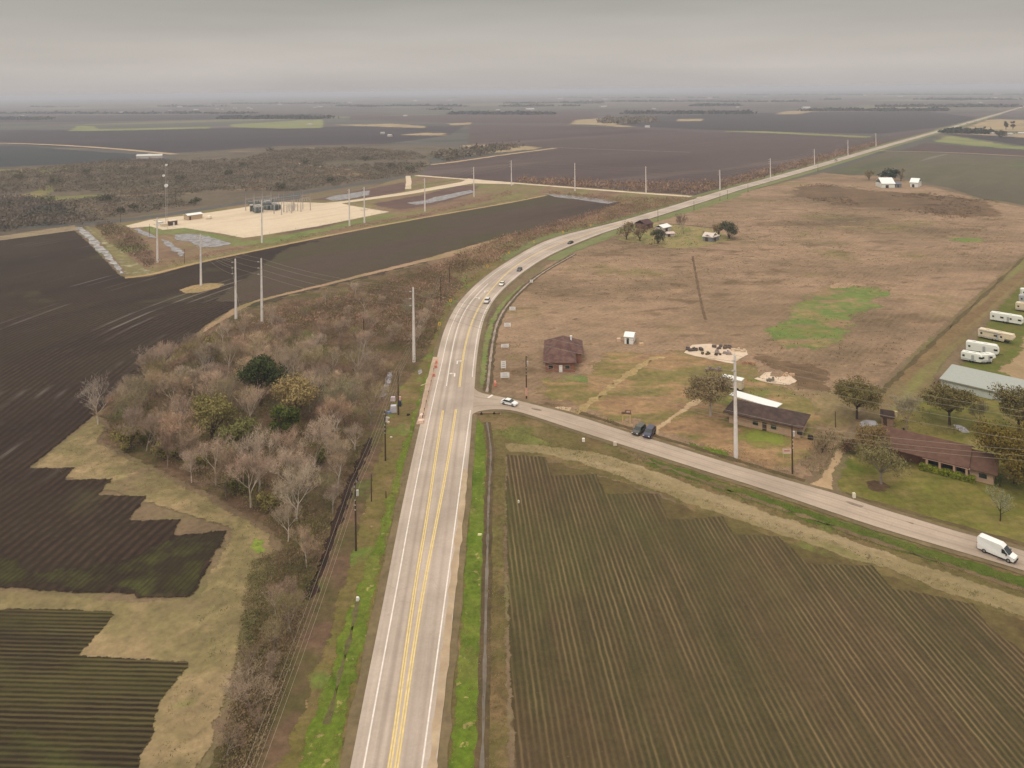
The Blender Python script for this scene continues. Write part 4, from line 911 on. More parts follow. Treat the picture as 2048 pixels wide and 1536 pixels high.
def wall_box(name, x0, x1, y0, y1, z, m, par): return MB().box(((x0 + x1) / 2, (y0 + y1) / 2, z / 2), (x1 - x0, y1 - y0, z)).build(name, m, par)
def hip(mb, x0, x1, y0, y1, z0, h, axis='x', run=None, th=0.18):
    "hip roof with a thin fascia"
    run = run or min(x1 - x0, y1 - y0) / 2
    if axis == 'x': a, b = (x0 + run, (y0 + y1) / 2, z0 + h), (x1 - run, (y0 + y1) / 2, z0 + h)
    else: a, b = ((x0 + x1) / 2, y0 + run, z0 + h), ((x0 + x1) / 2, y1 - run, z0 + h)
    e = [(x0, y0), (x1, y0), (x1, y1), (x0, y1)]
    vs = [(x, y, z0 - th) for x, y in e] + [(x, y, z0) for x, y in e] + [a, b]
    fs = [(3, 2, 1, 0)] + [(i, (i + 1) % 4, 4 + (i + 1) % 4, 4 + i) for i in range(4)]
    if axis == 'x': fs += [(4, 5, 9, 8), (5, 6, 9), (6, 7, 8, 9), (7, 4, 8)]
    else: fs += [(4, 5, 8), (5, 6, 9, 8), (6, 7, 9), (7, 4, 8, 9)]
    return mb.add(vs, fs)
def gable(mb, x0, x1, y0, y1, z0, h, th=0.15):
    ym = (y0 + y1) / 2
    vs = [(x0, y0, z0), (x1, y0, z0), (x1, ym, z0 + h), (x0, ym, z0 + h), (x0, y1, z0), (x1, y1, z0)]
    vs += [(x, y, z - th) for x, y, z in vs]
    return mb.add(vs, [(0, 1, 2, 3), (3, 2, 5, 4), (7, 6, 9, 8), (8, 9, 10, 11), (0, 6, 7, 1), (4, 5, 11, 10), (1, 7, 8, 2), (2, 8, 11, 5), (0, 3, 9, 6), (3, 4, 10, 9)])
M_frame = pmat('frame_pale', C(176, 162, 146), 0.7)
def window(par, x, y, z, w, h, face='y', frame=None):
    d = (w, 0.06, h) if face == 'y' else (0.06, w, h)
    f = MB().box((x, y, z), d).build('window', frame or M_frame, par)
    k = -0.04 if face == 'y' else 0.04
    MB().box((x, y + k, z) if face == 'y' else (x + k, y, z), (w - 0.16, 0.03, h - 0.16) if face == 'y' else (0.03, w - 0.16, h - 0.16)).build('pane', M_glass, f)
def door(par, x, y, w, h, m, face='y'):
    d = MB().box((x, y, h / 2), (w, 0.07, h) if face == 'y' else (0.07, w, h)).build('door', m, par)
    return d
def frame_of(pa, pb, z=0):
    "origin at the near left corner pa (photo place), x axis towards pb"
    a = at(pa[0], pa[1], z); b = at(pb[0], pb[1], z)
    return Vector((a.x, a.y, 0)), atan2(b.y - a.y, b.x - a.x), hypot(b.x - a.x, b.y - a.y)

# brick house with hipped brown roof
o0, rz, L = frame_of((1091, 744), (1150, 744.5))
hs = thing('brick_house', 'brick house with a large brown hipped roof standing alone left of the white shed', 'house', o0, rz)
EW = L + 0.9; back = (at(1128, 678, 3).y - at(1120, 726, 3).y); back = max(13, min(20, back))
wall_box('wall', 0, L, 0, back * 0.55, 2.9, M_brick, hs); wall_box('rear_wall', 0.2, L + 2.2, back * 0.38, back - 0.6, 2.85, M_brick, hs)
hip(MB(), -0.7, L + 0.5, -0.6, back * 0.62, 3.05, 2.7, 'x', 3.0).build('roof', M_roof_b, hs)
rf = hip(MB(), -0.6, L + 3.0, back * 0.36, back, 3.07, 3.2, 'y', back * 0.25).build('rear_roof', M_roof_b, hs)
MB().box((L - 0.8, back * 0.72, 5.6), (0.5, 0.5, 1.3)).box((L - 0.8, back * 0.72, 6.3), (0.7, 0.7, 0.12)).build('chimney', M_whitep, rf)
for xx in (1.6, 6.6): window(hs, xx, -0.04, 1.5, 1.5, 1.2)
door(hs, 4.6, -0.05, 1.0, 2.1, M_whitep)

# white shed
o0, rz, L = frame_of((1249, 687.5), (1266, 689))
sh = thing('white_shed', 'small white metal shed with a dark doorway in the dry pasture', 'shed', o0, rz)
D_ = 5.0
wall_box('wall', 0, L, 0, D_, 2.5, M_whitep, sh)
gable(MB(), -0.25, L + 0.3, -0.3, D_ + 0.4, 2.5, 0.8).build('roof', M_whitep, sh)
door(sh, 1.1, -0.04, 0.8, 1.9, M_glass)
o1 = at(1238, 683); tg = MB(); tg.tube((0, 0, 0), (0, 0, 1.1), 0.75, 0.75, 12); tk = tg.build('tank', pmat('cream_tank', C(222, 190, 164), 0.6)); tk.location = (o1.x, o1.y, 0.02)
tag(tk, 'round cream tank standing left of the white shed', 'tank')
o1 = at(1283, 692); bx = MB().box((0, 0, 0.5), (1.6, 1.1, 1.0), 0.5, 0.9).build('crate', pmat('cream_crate', C(212, 176, 142), 0.8)); bx.location = (o1.x, o1.y, 0.02); tag(bx, 'tan crate lying on the ground right of the white shed', 'crate')

# long house with dark roof and the white patio cover behind it
o0, rz, L = frame_of((1482, 851), (1600, 877.5))
hd = thing('ranch_house', 'long low house with a dark roof behind the tall concrete pole', 'house', o0, rz)
Dp = 8.6
wall_box('wall', -3.0, L, 0.0, Dp - 1, 2.7, M_tan_wall, hd)
rfd = MB(); hip(rfd, -3.6, L + 0.8, -0.9, Dp, 2.95, 1.7, 'x', 4.5); rfd.build('roof', M_roof_d, hd)
hip(MB(), -4.2, 4.0, -1.2, Dp * 0.85, 3.0, 1.4, 'y', 3.0).build('wing_roof', M_roof_d, hd)
for xx in (3.6, 8.0, 14.2): window(hd, xx, -0.05, 1.45, 1.5, 1.1)
door(hd, 5.8, -0.06, 1.0, 2.05, M_wood)
MB().box((L + 2.2, 1.0, 0.45), (1.1, 0.9, 0.9)).build('air_conditioner', M_black, hd)
a_ = at(1463, 790, 3.1); b_ = at(1549, 815, 3.1)
rz2 = atan2(b_.y - a_.y, b_.x - a_.x); L2 = hypot(b_.x - a_.x, b_.y - a_.y)
pc = thing('patio_cover', 'long flat bright white patio cover behind the dark roofed house', 'patio cover', (a_.x, a_.y, 0), rz2)
MB().box((L2 / 2, 1.6, 3.1), (L2 + 1, 3.9, 0.16)).build('roof', M_whitep, pc)
for xx in (0.3, L2 / 2, L2 - 0.3):
    for yy in (0.2, 3.0): MB().tube((xx, yy, 0), (xx, yy, 3.02), 0.07, 0.07, 6).build('post', M_steel, pc)
# box truck body used as store
a_ = at(1459, 776); b_ = at(1478, 780); rz3 = azim((1459, 776), (1482, 781))
st = thing('storage_trailer', 'white roofed cream storage trailer behind the grey green tree', 'trailer', (at(1468, 779).x, at(1468, 779).y, 0), rz3)
MB().box((0, 0.6, 1.75), (4.6, 2.3, 2.5)).build('body', pmat('cream_body', C(216, 198, 172), 0.6), st)
MB().box((-0.6, 0.6, 3.06), (6.0, 2.5, 0.16)).box((-3.2, 0.6, 2.75), (1.4, 2.3, 0.5)).build('roof', M_whitep, st)
for xx in (-1.3, 1.2):
    for yy in (-0.45, 1.65): MB().tube((xx, yy - 0.12, 0.42), (xx, yy + 0.12, 0.42), 0.42, 0.42, 14).build('wheel', M_black, st)

# slabs with scrap
M_slab = pmat('slab_concrete', C(216, 192, 168), 0.9, var=0.1, scale=0.4, dirt=C(176, 150, 126))
sheet('concrete_slab', [(1368, 706), (1385, 690), (1420, 688), (1455, 694), (1494, 702), (1496, 710), (1484, 716), (1466, 728), (1430, 721), (1395, 714)], 0.12, M_slab, jag=0.35)
sheet('concrete_slab', [(1508, 758), (1520, 754), (1530, 746), (1545, 744), (1540, 753), (1560, 755), (1580, 747), (1584, 756), (1594, 762), (1578, 771), (1540, 767), (1520, 762)], 0.12, M_slab, jag=0.35)
random.seed(21)
scr = [(1390, 700, 'dark tarpaulin covered scrap heap at the left end of the slab', C(84, 74, 70), 4), (1447, 697, 'brown scrap heap at the back of the slab', C(104, 88, 80), 4), (1453, 707, 'grey scrap heap beside the pole on the slab', C(150, 134, 128), 4), (1412, 709, 'low olive junk pile in the middle of the slab', C(96, 88, 60), 1.8),
       (1436, 711, 'small dark junk pile near the slab edge', C(88, 78, 66), 1.2), (1478, 703, 'cream junk pile at the right end of the slab', C(214, 188, 160), 2.6), (1541, 762, 'grey green junk pile on the smaller slab', C(124, 118, 104), 2.0), (1497, 729, 'orange brown crate pile off the slab corner', C(176, 128, 100), 2.2), (1427, 741, 'flat grey panels lying below the slab', C(138, 120, 108), 3.0), (1575, 752, 'cream rubble heap at the back of the smaller slab', C(206, 172, 140), 2.2)]
for x_, y_, l_, c_, s_ in scr:
    p_ = at(x_, y_); m = MB()
    for q in range(9):
        a1, b1 = random.uniform(-s_, s_) * 0.8, random.uniform(-s_, s_) * 0.35
        m.box((a1, b1, 0.15 + random.random() * 0.35), (random.uniform(0.5, 1) * s_ * 0.5, random.uniform(0.3, 1) * s_ * 0.3, random.uniform(0.3, 0.9)), random.uniform(0, 3), random.uniform(0.5, 1))
    o = m.build('scrap_pile', pmat('scrap', c_, 0.8, var=0.3, scale=1.2)); o.location = (p_.x, p_.y, 0.12); tag(o, l_, 'scrap pile', 'scrap piles on and around the slabs')

# red roofed house with porch
o0, rz, L = frame_of((1848, 938), (1938, 961))
hr = thing('porch_house', 'long house with a red brown roof and white porch posts behind a hedge', 'house', o0, rz)
Dr = 10.5
wall_box('wall', -8.5, L, 1.8, Dr, 2.7, M_brick, hr)
hx = hypot(at(1993, 971).x - at(1938, 961).x, at(1993, 971).y - at(1938, 961).y)
wall_box('wing_wall', L + 0.05, L + hx - 0.6, 0.6, Dr - 0.5, 2.6, M_tan_wall, hr)
gable(MB(), -9.3, L + 0.1, -0.5, Dr + 0.8, 2.85, 2.6).build('roof', M_roof_r, hr)
gable(MB(), L + 0.1, L + hx + 0.2, -0.1, Dr + 0.2, 2.6, 2.2).build('wing_roof', M_roof_r, hr)
for xx in (0.6, L * 0.36, L * 0.68, L - 0.4): MB().box((xx, -0.1, 1.33), (0.45, 0.4, 2.66)).build('porch_post', M_tan_wall, hr)
MB().box((L / 2, -0.35, 2.62), (L + 0.5, 0.16, 0.25)).build('fascia', pmat('fascia_pink', C(206, 168, 150), 0.7), hr)
for xx in (L * 0.2, L * 0.52, L * 0.84): window(hr, xx, 1.74, 1.4, 2.4, 1.5)
window(hr, L + hx * 0.5, 0.55, 1.5, 1.6, 1.1)
MB().tube((-5, Dr * 0.55, 5.2), (-5, Dr * 0.55, 5.7), 0.2, 0.2, 8).build('roof_vent', M_black, hr)

# garden shed
o0, rz, L = frame_of((1763, 850), (1787, 854))
gs = thing('garden_shed', 'small brown brick shed with a pitched dark roof under the bare tree', 'shed', o0, rz)
wall_box('wall', 0, L, 0, 3.4, 2.3, pmat('shed_wall', C(146, 116, 96), 0.9), gs); gable(MB(), -0.3, L + 0.3, -0.3, 3.7, 2.3, 1.1).build('roof', M_roof_d, gs)
door(gs, L * 0.3, -0.04, 0.9, 1.9, M_wood)
o1 = at(1790, 833); bb = MB().box((0, 0, 0.6), (0.9, 0.7, 1.2)).box((0, 0, 1.25), (1, 0.8, 0.1)).build('water_tank', pmat('cream2', C(216, 196, 150), 0.6)); bb.location = (o1.x, o1.y, 0.04); tag(bb, 'cream box tank beside the brown garden shed', 'tank')

# metal hall
a_ = at(1882, 775); rz4 = azim((1882, 775), (1991, 801))
mh = thing('metal_hall', 'long pale blue grey metal building at the right edge of the picture', 'metal building', (a_.x, a_.y, 0), rz4)
LH = 52; hw = height_to(a_, 757)
M_metal = pmat('metal_siding', C(196, 200, 192), 0.5, var=0.04, spec=0.4); M_metal2 = pmat('metal_roofing', C(166, 168, 160), 0.55, var=0.07, spec=0.3)
wall_box('wall', 0, LH, 0, 11.6, hw, M_metal, mh)
MB().add([(-0.3, -0.35, hw + 0.05), (LH + 0.3, -0.35, hw + 0.05), (LH + 0.3, 12.0, hw + 0.85), (-0.3, 12.0, hw + 0.85), (-0.3, -0.35, hw - 0.07), (LH + 0.3, -0.35, hw - 0.07), (LH + 0.3, 12.0, hw - 0.07), (-0.3, 12.0, hw - 0.07)],
         [(0, 1, 2, 3), (7, 6, 5, 4), (0, 4, 5, 1), (2, 6, 7, 3), (3, 7, 4, 0), (1, 5, 6, 2)]).build('roof', M_metal2, mh)
MB().box((LH / 2, -0.43, hw - 0.12), (LH + 0.4, 0.14, 0.22)).build('gutter', pmat('gutter_grey', C(150, 148, 136), 0.5), mh)
rb = MB()
for i in range(1, 26): rb.box((i * 2.0, -0.04, hw / 2 - 0.2), (0.06, 0.05, hw - 0.5))
rb.build('wall_ribs', M_metal, mh)

# ---------------------------------------------------------------- vehicles
def wheel(par, x, y, r, w=0.24):
    s = 1 if y > 0 else -1
    wl = MB().tube((x, y - w / 2, r), (x, y + w / 2, r), r, r, 16).build('wheel', M_black, par)
    MB().tube((x, y + s * w / 2, r), (x, y + s * (w / 2 + 0.02), r), r * 0.6, r * 0.55, 12).build('rim', M_chrome, wl)
def car(label, cat, name, col, pos, rz, kind='sedan', group=None, z=0.19, sc=1.0, rough=0.3):
    r = thing(name, label, cat, (pos[0], pos[1], z), rz, group)
    m = pmat('car_paint', col, rough, var=0.04, spec=0.5)
    if kind == 'sedan':
        Lc, Wc = 4.7, 1.84; prof = [(-2.3, 0.35), (2.25, 0.32), (2.34, 0.55), (2.2, 0.76), (1.15, 0.93), (-1.75, 0.98), (-2.25, 0.92), (-2.36, 0.6)]
        gl = [(1.05, 0.92), (0.25, 1.36), (-1.05, 1.40), (-1.85, 0.97)]; top = [(0.28, 1.36), (-1.05, 1.40), (-1.05, 1.44), (0.22, 1.41)]
    elif kind == 'suv':
        Lc, Wc = 4.8, 1.94; prof = [(-2.35, 0.42), (2.3, 0.42), (2.4, 0.7), (2.3, 0.98), (1.2, 1.12), (-2.2, 1.18), (-2.38, 1.1), (-2.42, 0.6)]
        gl = [(1.15, 1.1), (0.45, 1.66), (-2.0, 1.70), (-2.3, 1.15)]; top = [(0.5, 1.66), (-2.02, 1.70), (-2.0, 1.77), (0.4, 1.73)]
    else:
        Lc, Wc = 5.5, 2.0; prof = [(-2.75, 0.5), (2.65, 0.5), (2.75, 0.85), (2.65, 1.12), (1.35, 1.2), (-2.72, 1.22), (-2.78, 0.7)]
        gl = [(1.3, 1.18), (0.75, 1.78), (-0.9, 1.8), (-1.05, 1.2)]; top = [(0.8, 1.78), (-0.9, 1.8), (-0.88, 1.87), (0.7, 1.85)]
    h = Wc / 2
    MB().prism(prof, -h, h, [0.06, 0.06, 0.12, 0.10, 0.05, 0.05, 0.12, 0.12][:len(prof)]).build('body', m, r)
    MB().prism(gl, -h + 0.06, h - 0.06, [0, 0.17, 0.17, 0]).build('cabin_glass', M_glass, r)
    MB().prism(top, -h + 0.22, h - 0.22).build('cabin_roof', m, r)
    if kind == 'pickup': MB().box((-1.9, 0, 1.225), (1.5, Wc - 0.35, 0.02)).build('truck_bed', M_black, r)
    rw = 0.33 if kind == 'sedan' else 0.39
    for x in (-Lc * 0.29, Lc * 0.30):
        for y in (-h + 0.10, h - 0.10): wheel(r, x, y, rw)
    for y in (-h + 0.32, h - 0.32):
        MB().box((prof[2][0] - 0.02, y, (prof[2][1] + prof[3][1]) / 2), (0.14, 0.36, 0.14)).build('headlight', M_lamp, r)
        MB().box((prof[-1][0] + 0.03, y, prof[-1][1] + 0.2), (0.12, 0.26, 0.14)).build('tail_light', M_red, r)
    r.scale = (sc, sc, sc)
    return r
CN = (poses := None)
def onroad(px, py, p2, z=0.19):
    a = at(px, py, z); b = at(*p2, z); return (a.x, a.y), atan2(b.y - a.y, b.x - a.x)
p_, a_ = onroad(1019, 809, (1045, 815)); car('white sedan turning off the highway onto the side road', 'car', 'sedan', C(242, 240, 240), p_, a_, 'sedan')
p_, a_ = onroad(1278, 866, (1271, 872), 0.05); car('dark grey green jeep parked left of the dark blue one by the driveway', 'car', 'parked_jeep', C(78, 74, 66), p_, azim((1290, 855), (1272, 870)), 'suv', z=0.06, sc=1.0)
p_, a_ = onroad(1299, 871, (1290, 880), 0.05); car('dark blue SUV parked right of the grey jeep by the driveway', 'car', 'parked_car', C(62, 60, 84), p_, azim((1310, 855), (1293, 876)), 'suv', z=0.06, sc=1.05)
p_, a_ = onroad(974, 605, (968, 620)); car('silver white car with dark windscreen leading the line coming down the bend', 'car', 'moving_car', C(226, 216, 212), p_, azim((985, 592), (971, 612)), 'suv')
p_, a_ = onroad(1004, 570, (996, 580)); car('cream white car second in the line coming down the bend', 'car', 'moving_car', C(240, 228, 214), p_, azim((1012, 562), (1000, 575)), 'sedan')
p_, a_ = onroad(1039, 541, (1030, 548)); car('dark grey car third in the line on the bend', 'car', 'moving_car', C(52, 50, 52), p_, azim((1050, 532), (1036, 544)), 'sedan')
p_, a_ = onroad(1141, 487, (1130, 491)); car('dark car farthest up the bend before the farmyard', 'car', 'moving_car', C(40, 36, 38), p_, azim((1155, 481), (1130, 491)), 'sedan')
for i_, (x_, y_) in enumerate([(1672, 322), (1906, 255), (1921, 251.5), (1934, 248), (1949, 243), (1968, 237)]):
    q = at(x_, y_); car('tiny pale car far away on the straight highway, number %d from the left' % (i_ + 1), 'car', 'distant_car', C(230, 226, 218), (q.x, q.y), azim((1761, 296), (1883, 261)) + (pi if i_ % 2 else 0), 'suv', 'distant cars on the straight highway', ZH(q.x, q.y), 1.15)

# cargo van
a_ = azim((1961, 1090), (2030, 1118))
q = at(1995, 1111, 0.19); vn = thing('cargo_van', 'white high roof cargo van driving on the side road at the right edge', 'van', (q.x, q.y, 0.19), a_)
W_ = 1.0
prof = [(-2.95, 0.42), (2.75, 0.38), (2.98, 0.62), (2.95, 1.0), (2.05, 1.28), (1.25, 2.16), (0.75, 2.52), (-2.7, 2.60), (-2.98, 2.40), (-3.0, 1.2)]
MB().prism(prof, -W_, W_, [0.04, 0.10, 0.20, 0.16, 0.08, 0.14, 0.20, 0.20, 0.18, 0.02]).build('body', M_whitep, vn)
MB().prism([(2.08, 1.30), (1.30, 2.14), (1.26, 2.17), (2.03, 1.32)], -W_ + 0.18, W_ - 0.18).add([(2.13, -0.8, 1.29), (2.13, 0.8, 1.29), (1.34, 0.78, 2.12), (1.34, -0.78, 2.12)], [(0, 1, 2, 3)]).build('windscreen', M_glass, vn)
for s in (-1, 1):
    y = s * (W_ - 0.075)
    MB().add([(1.85, y * 1.02 + s * 0.03, 1.32), (0.95, y + s * 0.075, 1.32), (0.95, y - s * 0.01, 2.0), (1.32, y - s * 0.01, 2.0)], [(0, 1, 2, 3) if s < 0 else (3, 2, 1, 0)]).build('side_window', M_glass, vn)
    MB().box((1.75, s * (W_ + 0.14), 1.4), (0.16, 0.22, 0.34)).build('mirror', M_black, vn)
    MB().box((2.86, s * 0.72, 0.93), (0.22, 0.34, 0.22)).build('headlight', M_lamp, vn)
    MB().box((-2.98, s * 0.9, 1.2), (0.08, 0.14, 0.6)).build('tail_light', M_red, vn)
    for x in (-1.85, 2.0): wheel(vn, x, s * (W_ - 0.1), 0.36)
MB().box((2.92, 0, 0.52), (0.2, 1.7, 0.3)).box((-2.98, 0, 0.5), (0.12, 1.9, 0.22)).build('bumper', M_black, vn)
MB().box((0, 0, 0.36), (4.6, 1.7, 0.18)).build('underbody', M_black, vn)

# travel trailers and camper trailers
M_cream = pmat('trailer_cream', C(226, 208, 180), 0.5); M_tw = pmat('trailer_white', C(236, 236, 226), 0.45, var=0.04); M_grey = pmat('trailer_grey', C(176, 176, 176), 0.5)
def trailer(pa, pb, label, m, fifth=False, stripe=None, nwin=4, aw=False, hh=3.2):
    a = at(*pa); b = at(*pb); L = hypot(b.x - a.x, b.y - a.y); rz = atan2(b.y - a.y, b.x - a.x)
    r = thing('travel_trailer', label, 'travel trailer', (a.x, a.y, 0.05), rz, 'travel trailers parked in the yard')
    Wd = 2.5
    if fifth: prof = [(0, 0.6), (L * 0.72, 0.55), (L * 0.76, 1.5), (L * 0.98, 1.6), (L, 2.2), (L * 0.97, hh), (0.25, hh), (0, hh - 0.35)]
    else: prof = [(0, 0.6), (L - 0.5, 0.6), (L, 1.2), (L - 0.1, 2.3), (L - 0.6, hh - 0.15), (L - 1.0, hh), (0.4, hh), (0, hh - 0.3)]
    MB().prism(prof, 0, Wd, [0.02] * 5 + [0.12, 0.12, 0.06]).build('body', m, r)
    for i in range(nwin):
        x = L * (0.07 + 0.8 * i / max(1, nwin - 1)) + 0.3
        if fifth and x > L * 0.7: x = L * 0.66
        MB().box((x, -0.03, 1.9), (1.0 if i % 2 else 0.6, 0.06, 0.55)).build('window', M_glass, r)
    MB().box((L * 0.55, -0.03, 1.55), (0.7, 0.05, 1.8)).build('door', M_grey, r)
    for x in (L * 0.25, L * 0.6): MB().box((x, Wd / 2, hh + 0.14), (0.9, 0.7, 0.26)).build('roof_unit', m, r)
    for x in (L * 0.42, L * 0.42 + 0.85):
        for y in (0.05, Wd - 0.05): wheel(r, x, y, 0.36)
    if stripe: MB().box((L * 0.36, -0.02, 0.95), (L * 0.70, 0.03, 0.22)).build('stripe', stripe, r)
    if aw: MB().tube((0.6, -0.12, hh - 0.35), (L * 0.65, -0.12, hh - 0.35), 0.1, 0.1, 8).build('awning', M_grey, r)
    MB().box((L * 0.45, Wd / 2, 0.48), (L * 0.8, 1.6, 0.2)).build('chassis', M_black, r)
    if not fifth: MB().tube((L - 0.4, Wd / 2, 0.5), (L + 1.1, Wd / 2, 0.45), 0.07, 0.07, 6).build('hitch', M_black, r)
    return r
trailer((1980, 642), (2046, 653), 'long white travel trailer with three dark windows, third from the top of the row', M_tw, False, None, 4)
trailer((1956, 676), (2027, 691), 'cream fifth wheel camper with a big dark side window', M_cream, True, M_grey, 3, True)
trailer((1932, 703), (1998, 714), 'plain white travel trailer directly behind the nearest one', M_tw, False, None, 2)
trailer((1922, 722), (1965, 730), 'nearest white camper with rounded front, just above the metal building', M_tw, False, M_grey, 2, hh=2.9)
trailer((1963, 729), (1992, 727), 'short white pop up camper touching the right end of the nearest camper', M_tw, True, M_grey, 2, hh=2.7)
trailer((2031, 622), (2085, 630), 'cream roofed trailer cut by the right edge of the picture, above the long white one', M_cream, False, M_grey, 3)
trailer((2038, 607), (2090, 613), 'grey and white trailer at the right edge, second from the top of the row', M_grey, False, None, 3)
trailer((2043, 594), (2095, 598), 'topmost white trailer at the right edge of the picture', M_tw, False, None, 2)

# ---------------------------------------------------------------- signs, banners, drums
M_yel2 = pmat('sign_yellow', C(232, 186, 84), 0.6); M_or = pmat('sign_orange', C(226, 130, 100), 0.6); M_post = pmat('post_timber', C(210, 176, 124), 0.9)
def face(x, y): return atan2(-y, -x) + pi / 2          # turned towards the traffic / camera side
def warn(px, py, label):
    b = at(px, py + 4); r = thing('warning_sign', label, 'road sign', (b.x, b.y, 0), face(b.x, b.y) , 'yellow bend signs')
    MB().tube((0, 0, 0), (0, 0, 2.0), 0.05, 0.05, 6).build('post', M_steel, r)
    MB().box((0, -0.07, 2.2), (0.9, 0.04, 1.1)).build('panel', M_yel2, r)
    MB().add([(-0.25, -0.1, 2.55), (-0.05, -0.1, 2.55), (0.28, -0.1, 2.2), (-0.05, -0.1, 1.85), (-0.25, -0.1, 1.85), (0.05, -0.1, 2.2)], [(0, 5, 2, 1), (5, 4, 3, 2)]).build('chevron', M_black, r)
for x_, y_, l_ in [(879, 656, 'yellow chevron sign nearest the camera on the outside of the bend'), (901, 608, 'second yellow chevron sign on the outside of the bend'), (975, 537, 'third yellow chevron sign on the bend'), (1018, 510, 'fourth yellow chevron sign on the bend'),
                   (1068, 487, 'fifth yellow chevron sign on the bend'), (1126, 467, 'sixth yellow chevron sign, near the upper end of the bend'), (1181, 453, 'farthest yellow chevron sign on the bend')]: warn(x_, y_, l_)
def banner(px, py, w, h, label, posts=True, words=True):
    b = at(px, py + 3); r = thing('sign_board', label, 'sign board', (b.x, b.y, 0), face(b.x, b.y), 'white sale boards along the pasture')
    MB().box((0, 0, 0.7 + h / 2), (w, 0.06, h)).build('panel', M_whitep, r)
    for s in (-1, 1): MB().box((s * w * 0.46, 0.07, 0.4 + h / 2), (0.1, 0.08, 0.8 + h)).build('post', M_post, r)
    t = MB()
    for k in range(3): t.box((0, -0.035, 0.7 + h * (0.25 + 0.25 * k)), (w * (0.7 - 0.12 * k), 0.01, h * 0.07))
    if words: t.build('print_lines', pmat('print_grey', C(170, 150, 160), 0.7), r)
banner(1063, 565, 1.3, 1.2, 'small round looking white board farthest up the pasture edge'); banner(1025, 621, 2.3, 1.3, 'bright white board second from the top of the row by the ditch'); banner(1015, 654, 2.4, 1.3, 'dull pinkish board third from the top of the row')
banner(1010, 696, 2.5, 1.1, 'wide white board fourth in the row, above the upright one'); banner(1007, 738, 1.5, 2.2, 'upright narrow white board in the row by the ditch'); banner(1010, 757, 2.6, 1.5, 'wide cream board nearest the side road mouth')
for x_, y_, l_ in [(1017, 679, 'dark brush pile among the white boards'),]:
    pass
def drum(px, py, label, g='orange traffic drums'):
    b = at(px, py); r = thing('traffic_drum', label, 'traffic drum', (b.x, b.y, 0.2), 0, g)
    MB().tube((0, 0, 0), (0, 0, 1.1), 0.36, 0.28, 12).build('body', M_or, r)
    for z in (0.5, 0.85): MB().tube((0, 0, z), (0, 0, z + 0.12), 0.345 - z * 0.05, 0.335 - z * 0.05, 12).build('band', M_whitep, r)
drum(873, 728, 'upper one of the upper pair of orange drums on the left shoulder'); drum(872, 737, 'lower one of the upper pair of orange drums on the left shoulder'); drum(868, 754, 'single orange drum below the pair on the left shoulder'); drum(990, 770, 'red orange drum standing right of the ditch by the side road'); drum(991, 773, 'second red orange drum touching the one by the side road')
# for sale sign by the yard
b = at(1574, 920); r = thing('sale_sign', 'pink and white sign on pale posts beside the dark wooden pole', 'sign', (b.x, b.y, 0), face(b.x, b.y) + 0.3)
MB().box((0, 0, 2.0), (1.9, 0.06, 1.1)).build('panel', pmat('sign_pink', C(226, 196, 184), 0.6), r); MB().box((0, -0.035, 2.1), (1.3, 0.01, 0.25)).build('print_band', pmat('print_red', C(196, 110, 96), 0.6), r)
for s in (-0.8, 0.8): MB().box((s, 0.08, 1.2), (0.12, 0.1, 2.4)).build('post', M_post, r)
b = at(1253, 845); r = thing('billboard', 'brown board leaning on two yellow timber legs in the field', 'sign', (b.x, b.y, 0), face(b.x, b.y))
for s in (-0.95, 0.95): MB().box((s, 0, 1.1), (0.28, 0.12, 2.2)).build('leg', M_post, r)
MB().box((0, -0.12, 2.45), (2.6, 0.1, 0.55), 0.0, 0.9).box((0.4, -0.1, 2.95), (1.4, 0.08, 0.5)).build('panel', pmat('board_brown', C(122, 94, 80), 0.8), r)
MB().box((0.45, -0.19, 2.85), (0.9, 0.02, 0.4)).build('poster', pmat('board_pale', C(220, 186, 170), 0.8), r)
# small white things
def bit(name, px, py, label, cat, col, d, rz=0.0, z=0.06):
    b = at(px, py); m = MB().box((0, 0, d[2] / 2), d, rz, 0.85)
    if d[2] > 0.6: m.box((0, 0, d[2]), (d[0] * 0.7, d[1] * 0.7, 0.12), rz, 0.6)
    else: m.box((d[0] * 0.3, d[1] * 0.4, d[2] * 0.35), (d[0] * 0.8, d[1] * 0.7, d[2] * 0.6), rz + 0.6, 0.8)
    o = m.build(name, pmat(name + '_col', col, 0.7)); o.location = (b.x, b.y, z); tag(o, label, cat)
bit('valve_marker', 1167, 883, 'white round topped marker in the grass below the side road', 'marker', C(240, 228, 214), (0.7, 0.7, 0.7))
bit('mailbox', 1230, 891, 'white mailbox post at the lower edge of the side road', 'mailbox', C(226, 208, 192), (0.8, 0.5, 0.8))
bit('mailbox', 1708, 996, 'white mailbox at the upper edge of the side road by the lawn', 'mailbox', C(238, 230, 206), (0.6, 0.5, 1.0))
bit('field_marker', 1037, 1006, 'small white marker alone in the crop rows', 'marker', C(222, 208, 186), (0.35, 0.35, 0.5))
bit('pipe_marker', 715, 1202, 'white capped marker above the muddy rut in the left verge', 'marker', C(240, 234, 228), (0.45, 0.4, 0.6))
bit('litter_bag', 959, 1071, 'white bag lying in the green verge beside the channel', 'litter', C(232, 222, 168), (0.7, 0.4, 0.25))
bit('litter_bag', 782, 876, 'upper white bag beside the wooden pole in the left verge', 'litter', C(220, 206, 186), (0.5, 0.4, 0.3)); bit('litter_bag', 776, 838, 'white bag just below the dumped boxes', 'litter', C(230, 210, 196), (0.6, 0.5, 0.4)); bit('litter_bag', 776, 846, 'lower white bag below the dumped boxes', 'litter', C(226, 206, 186), (0.6, 0.5, 0.35))
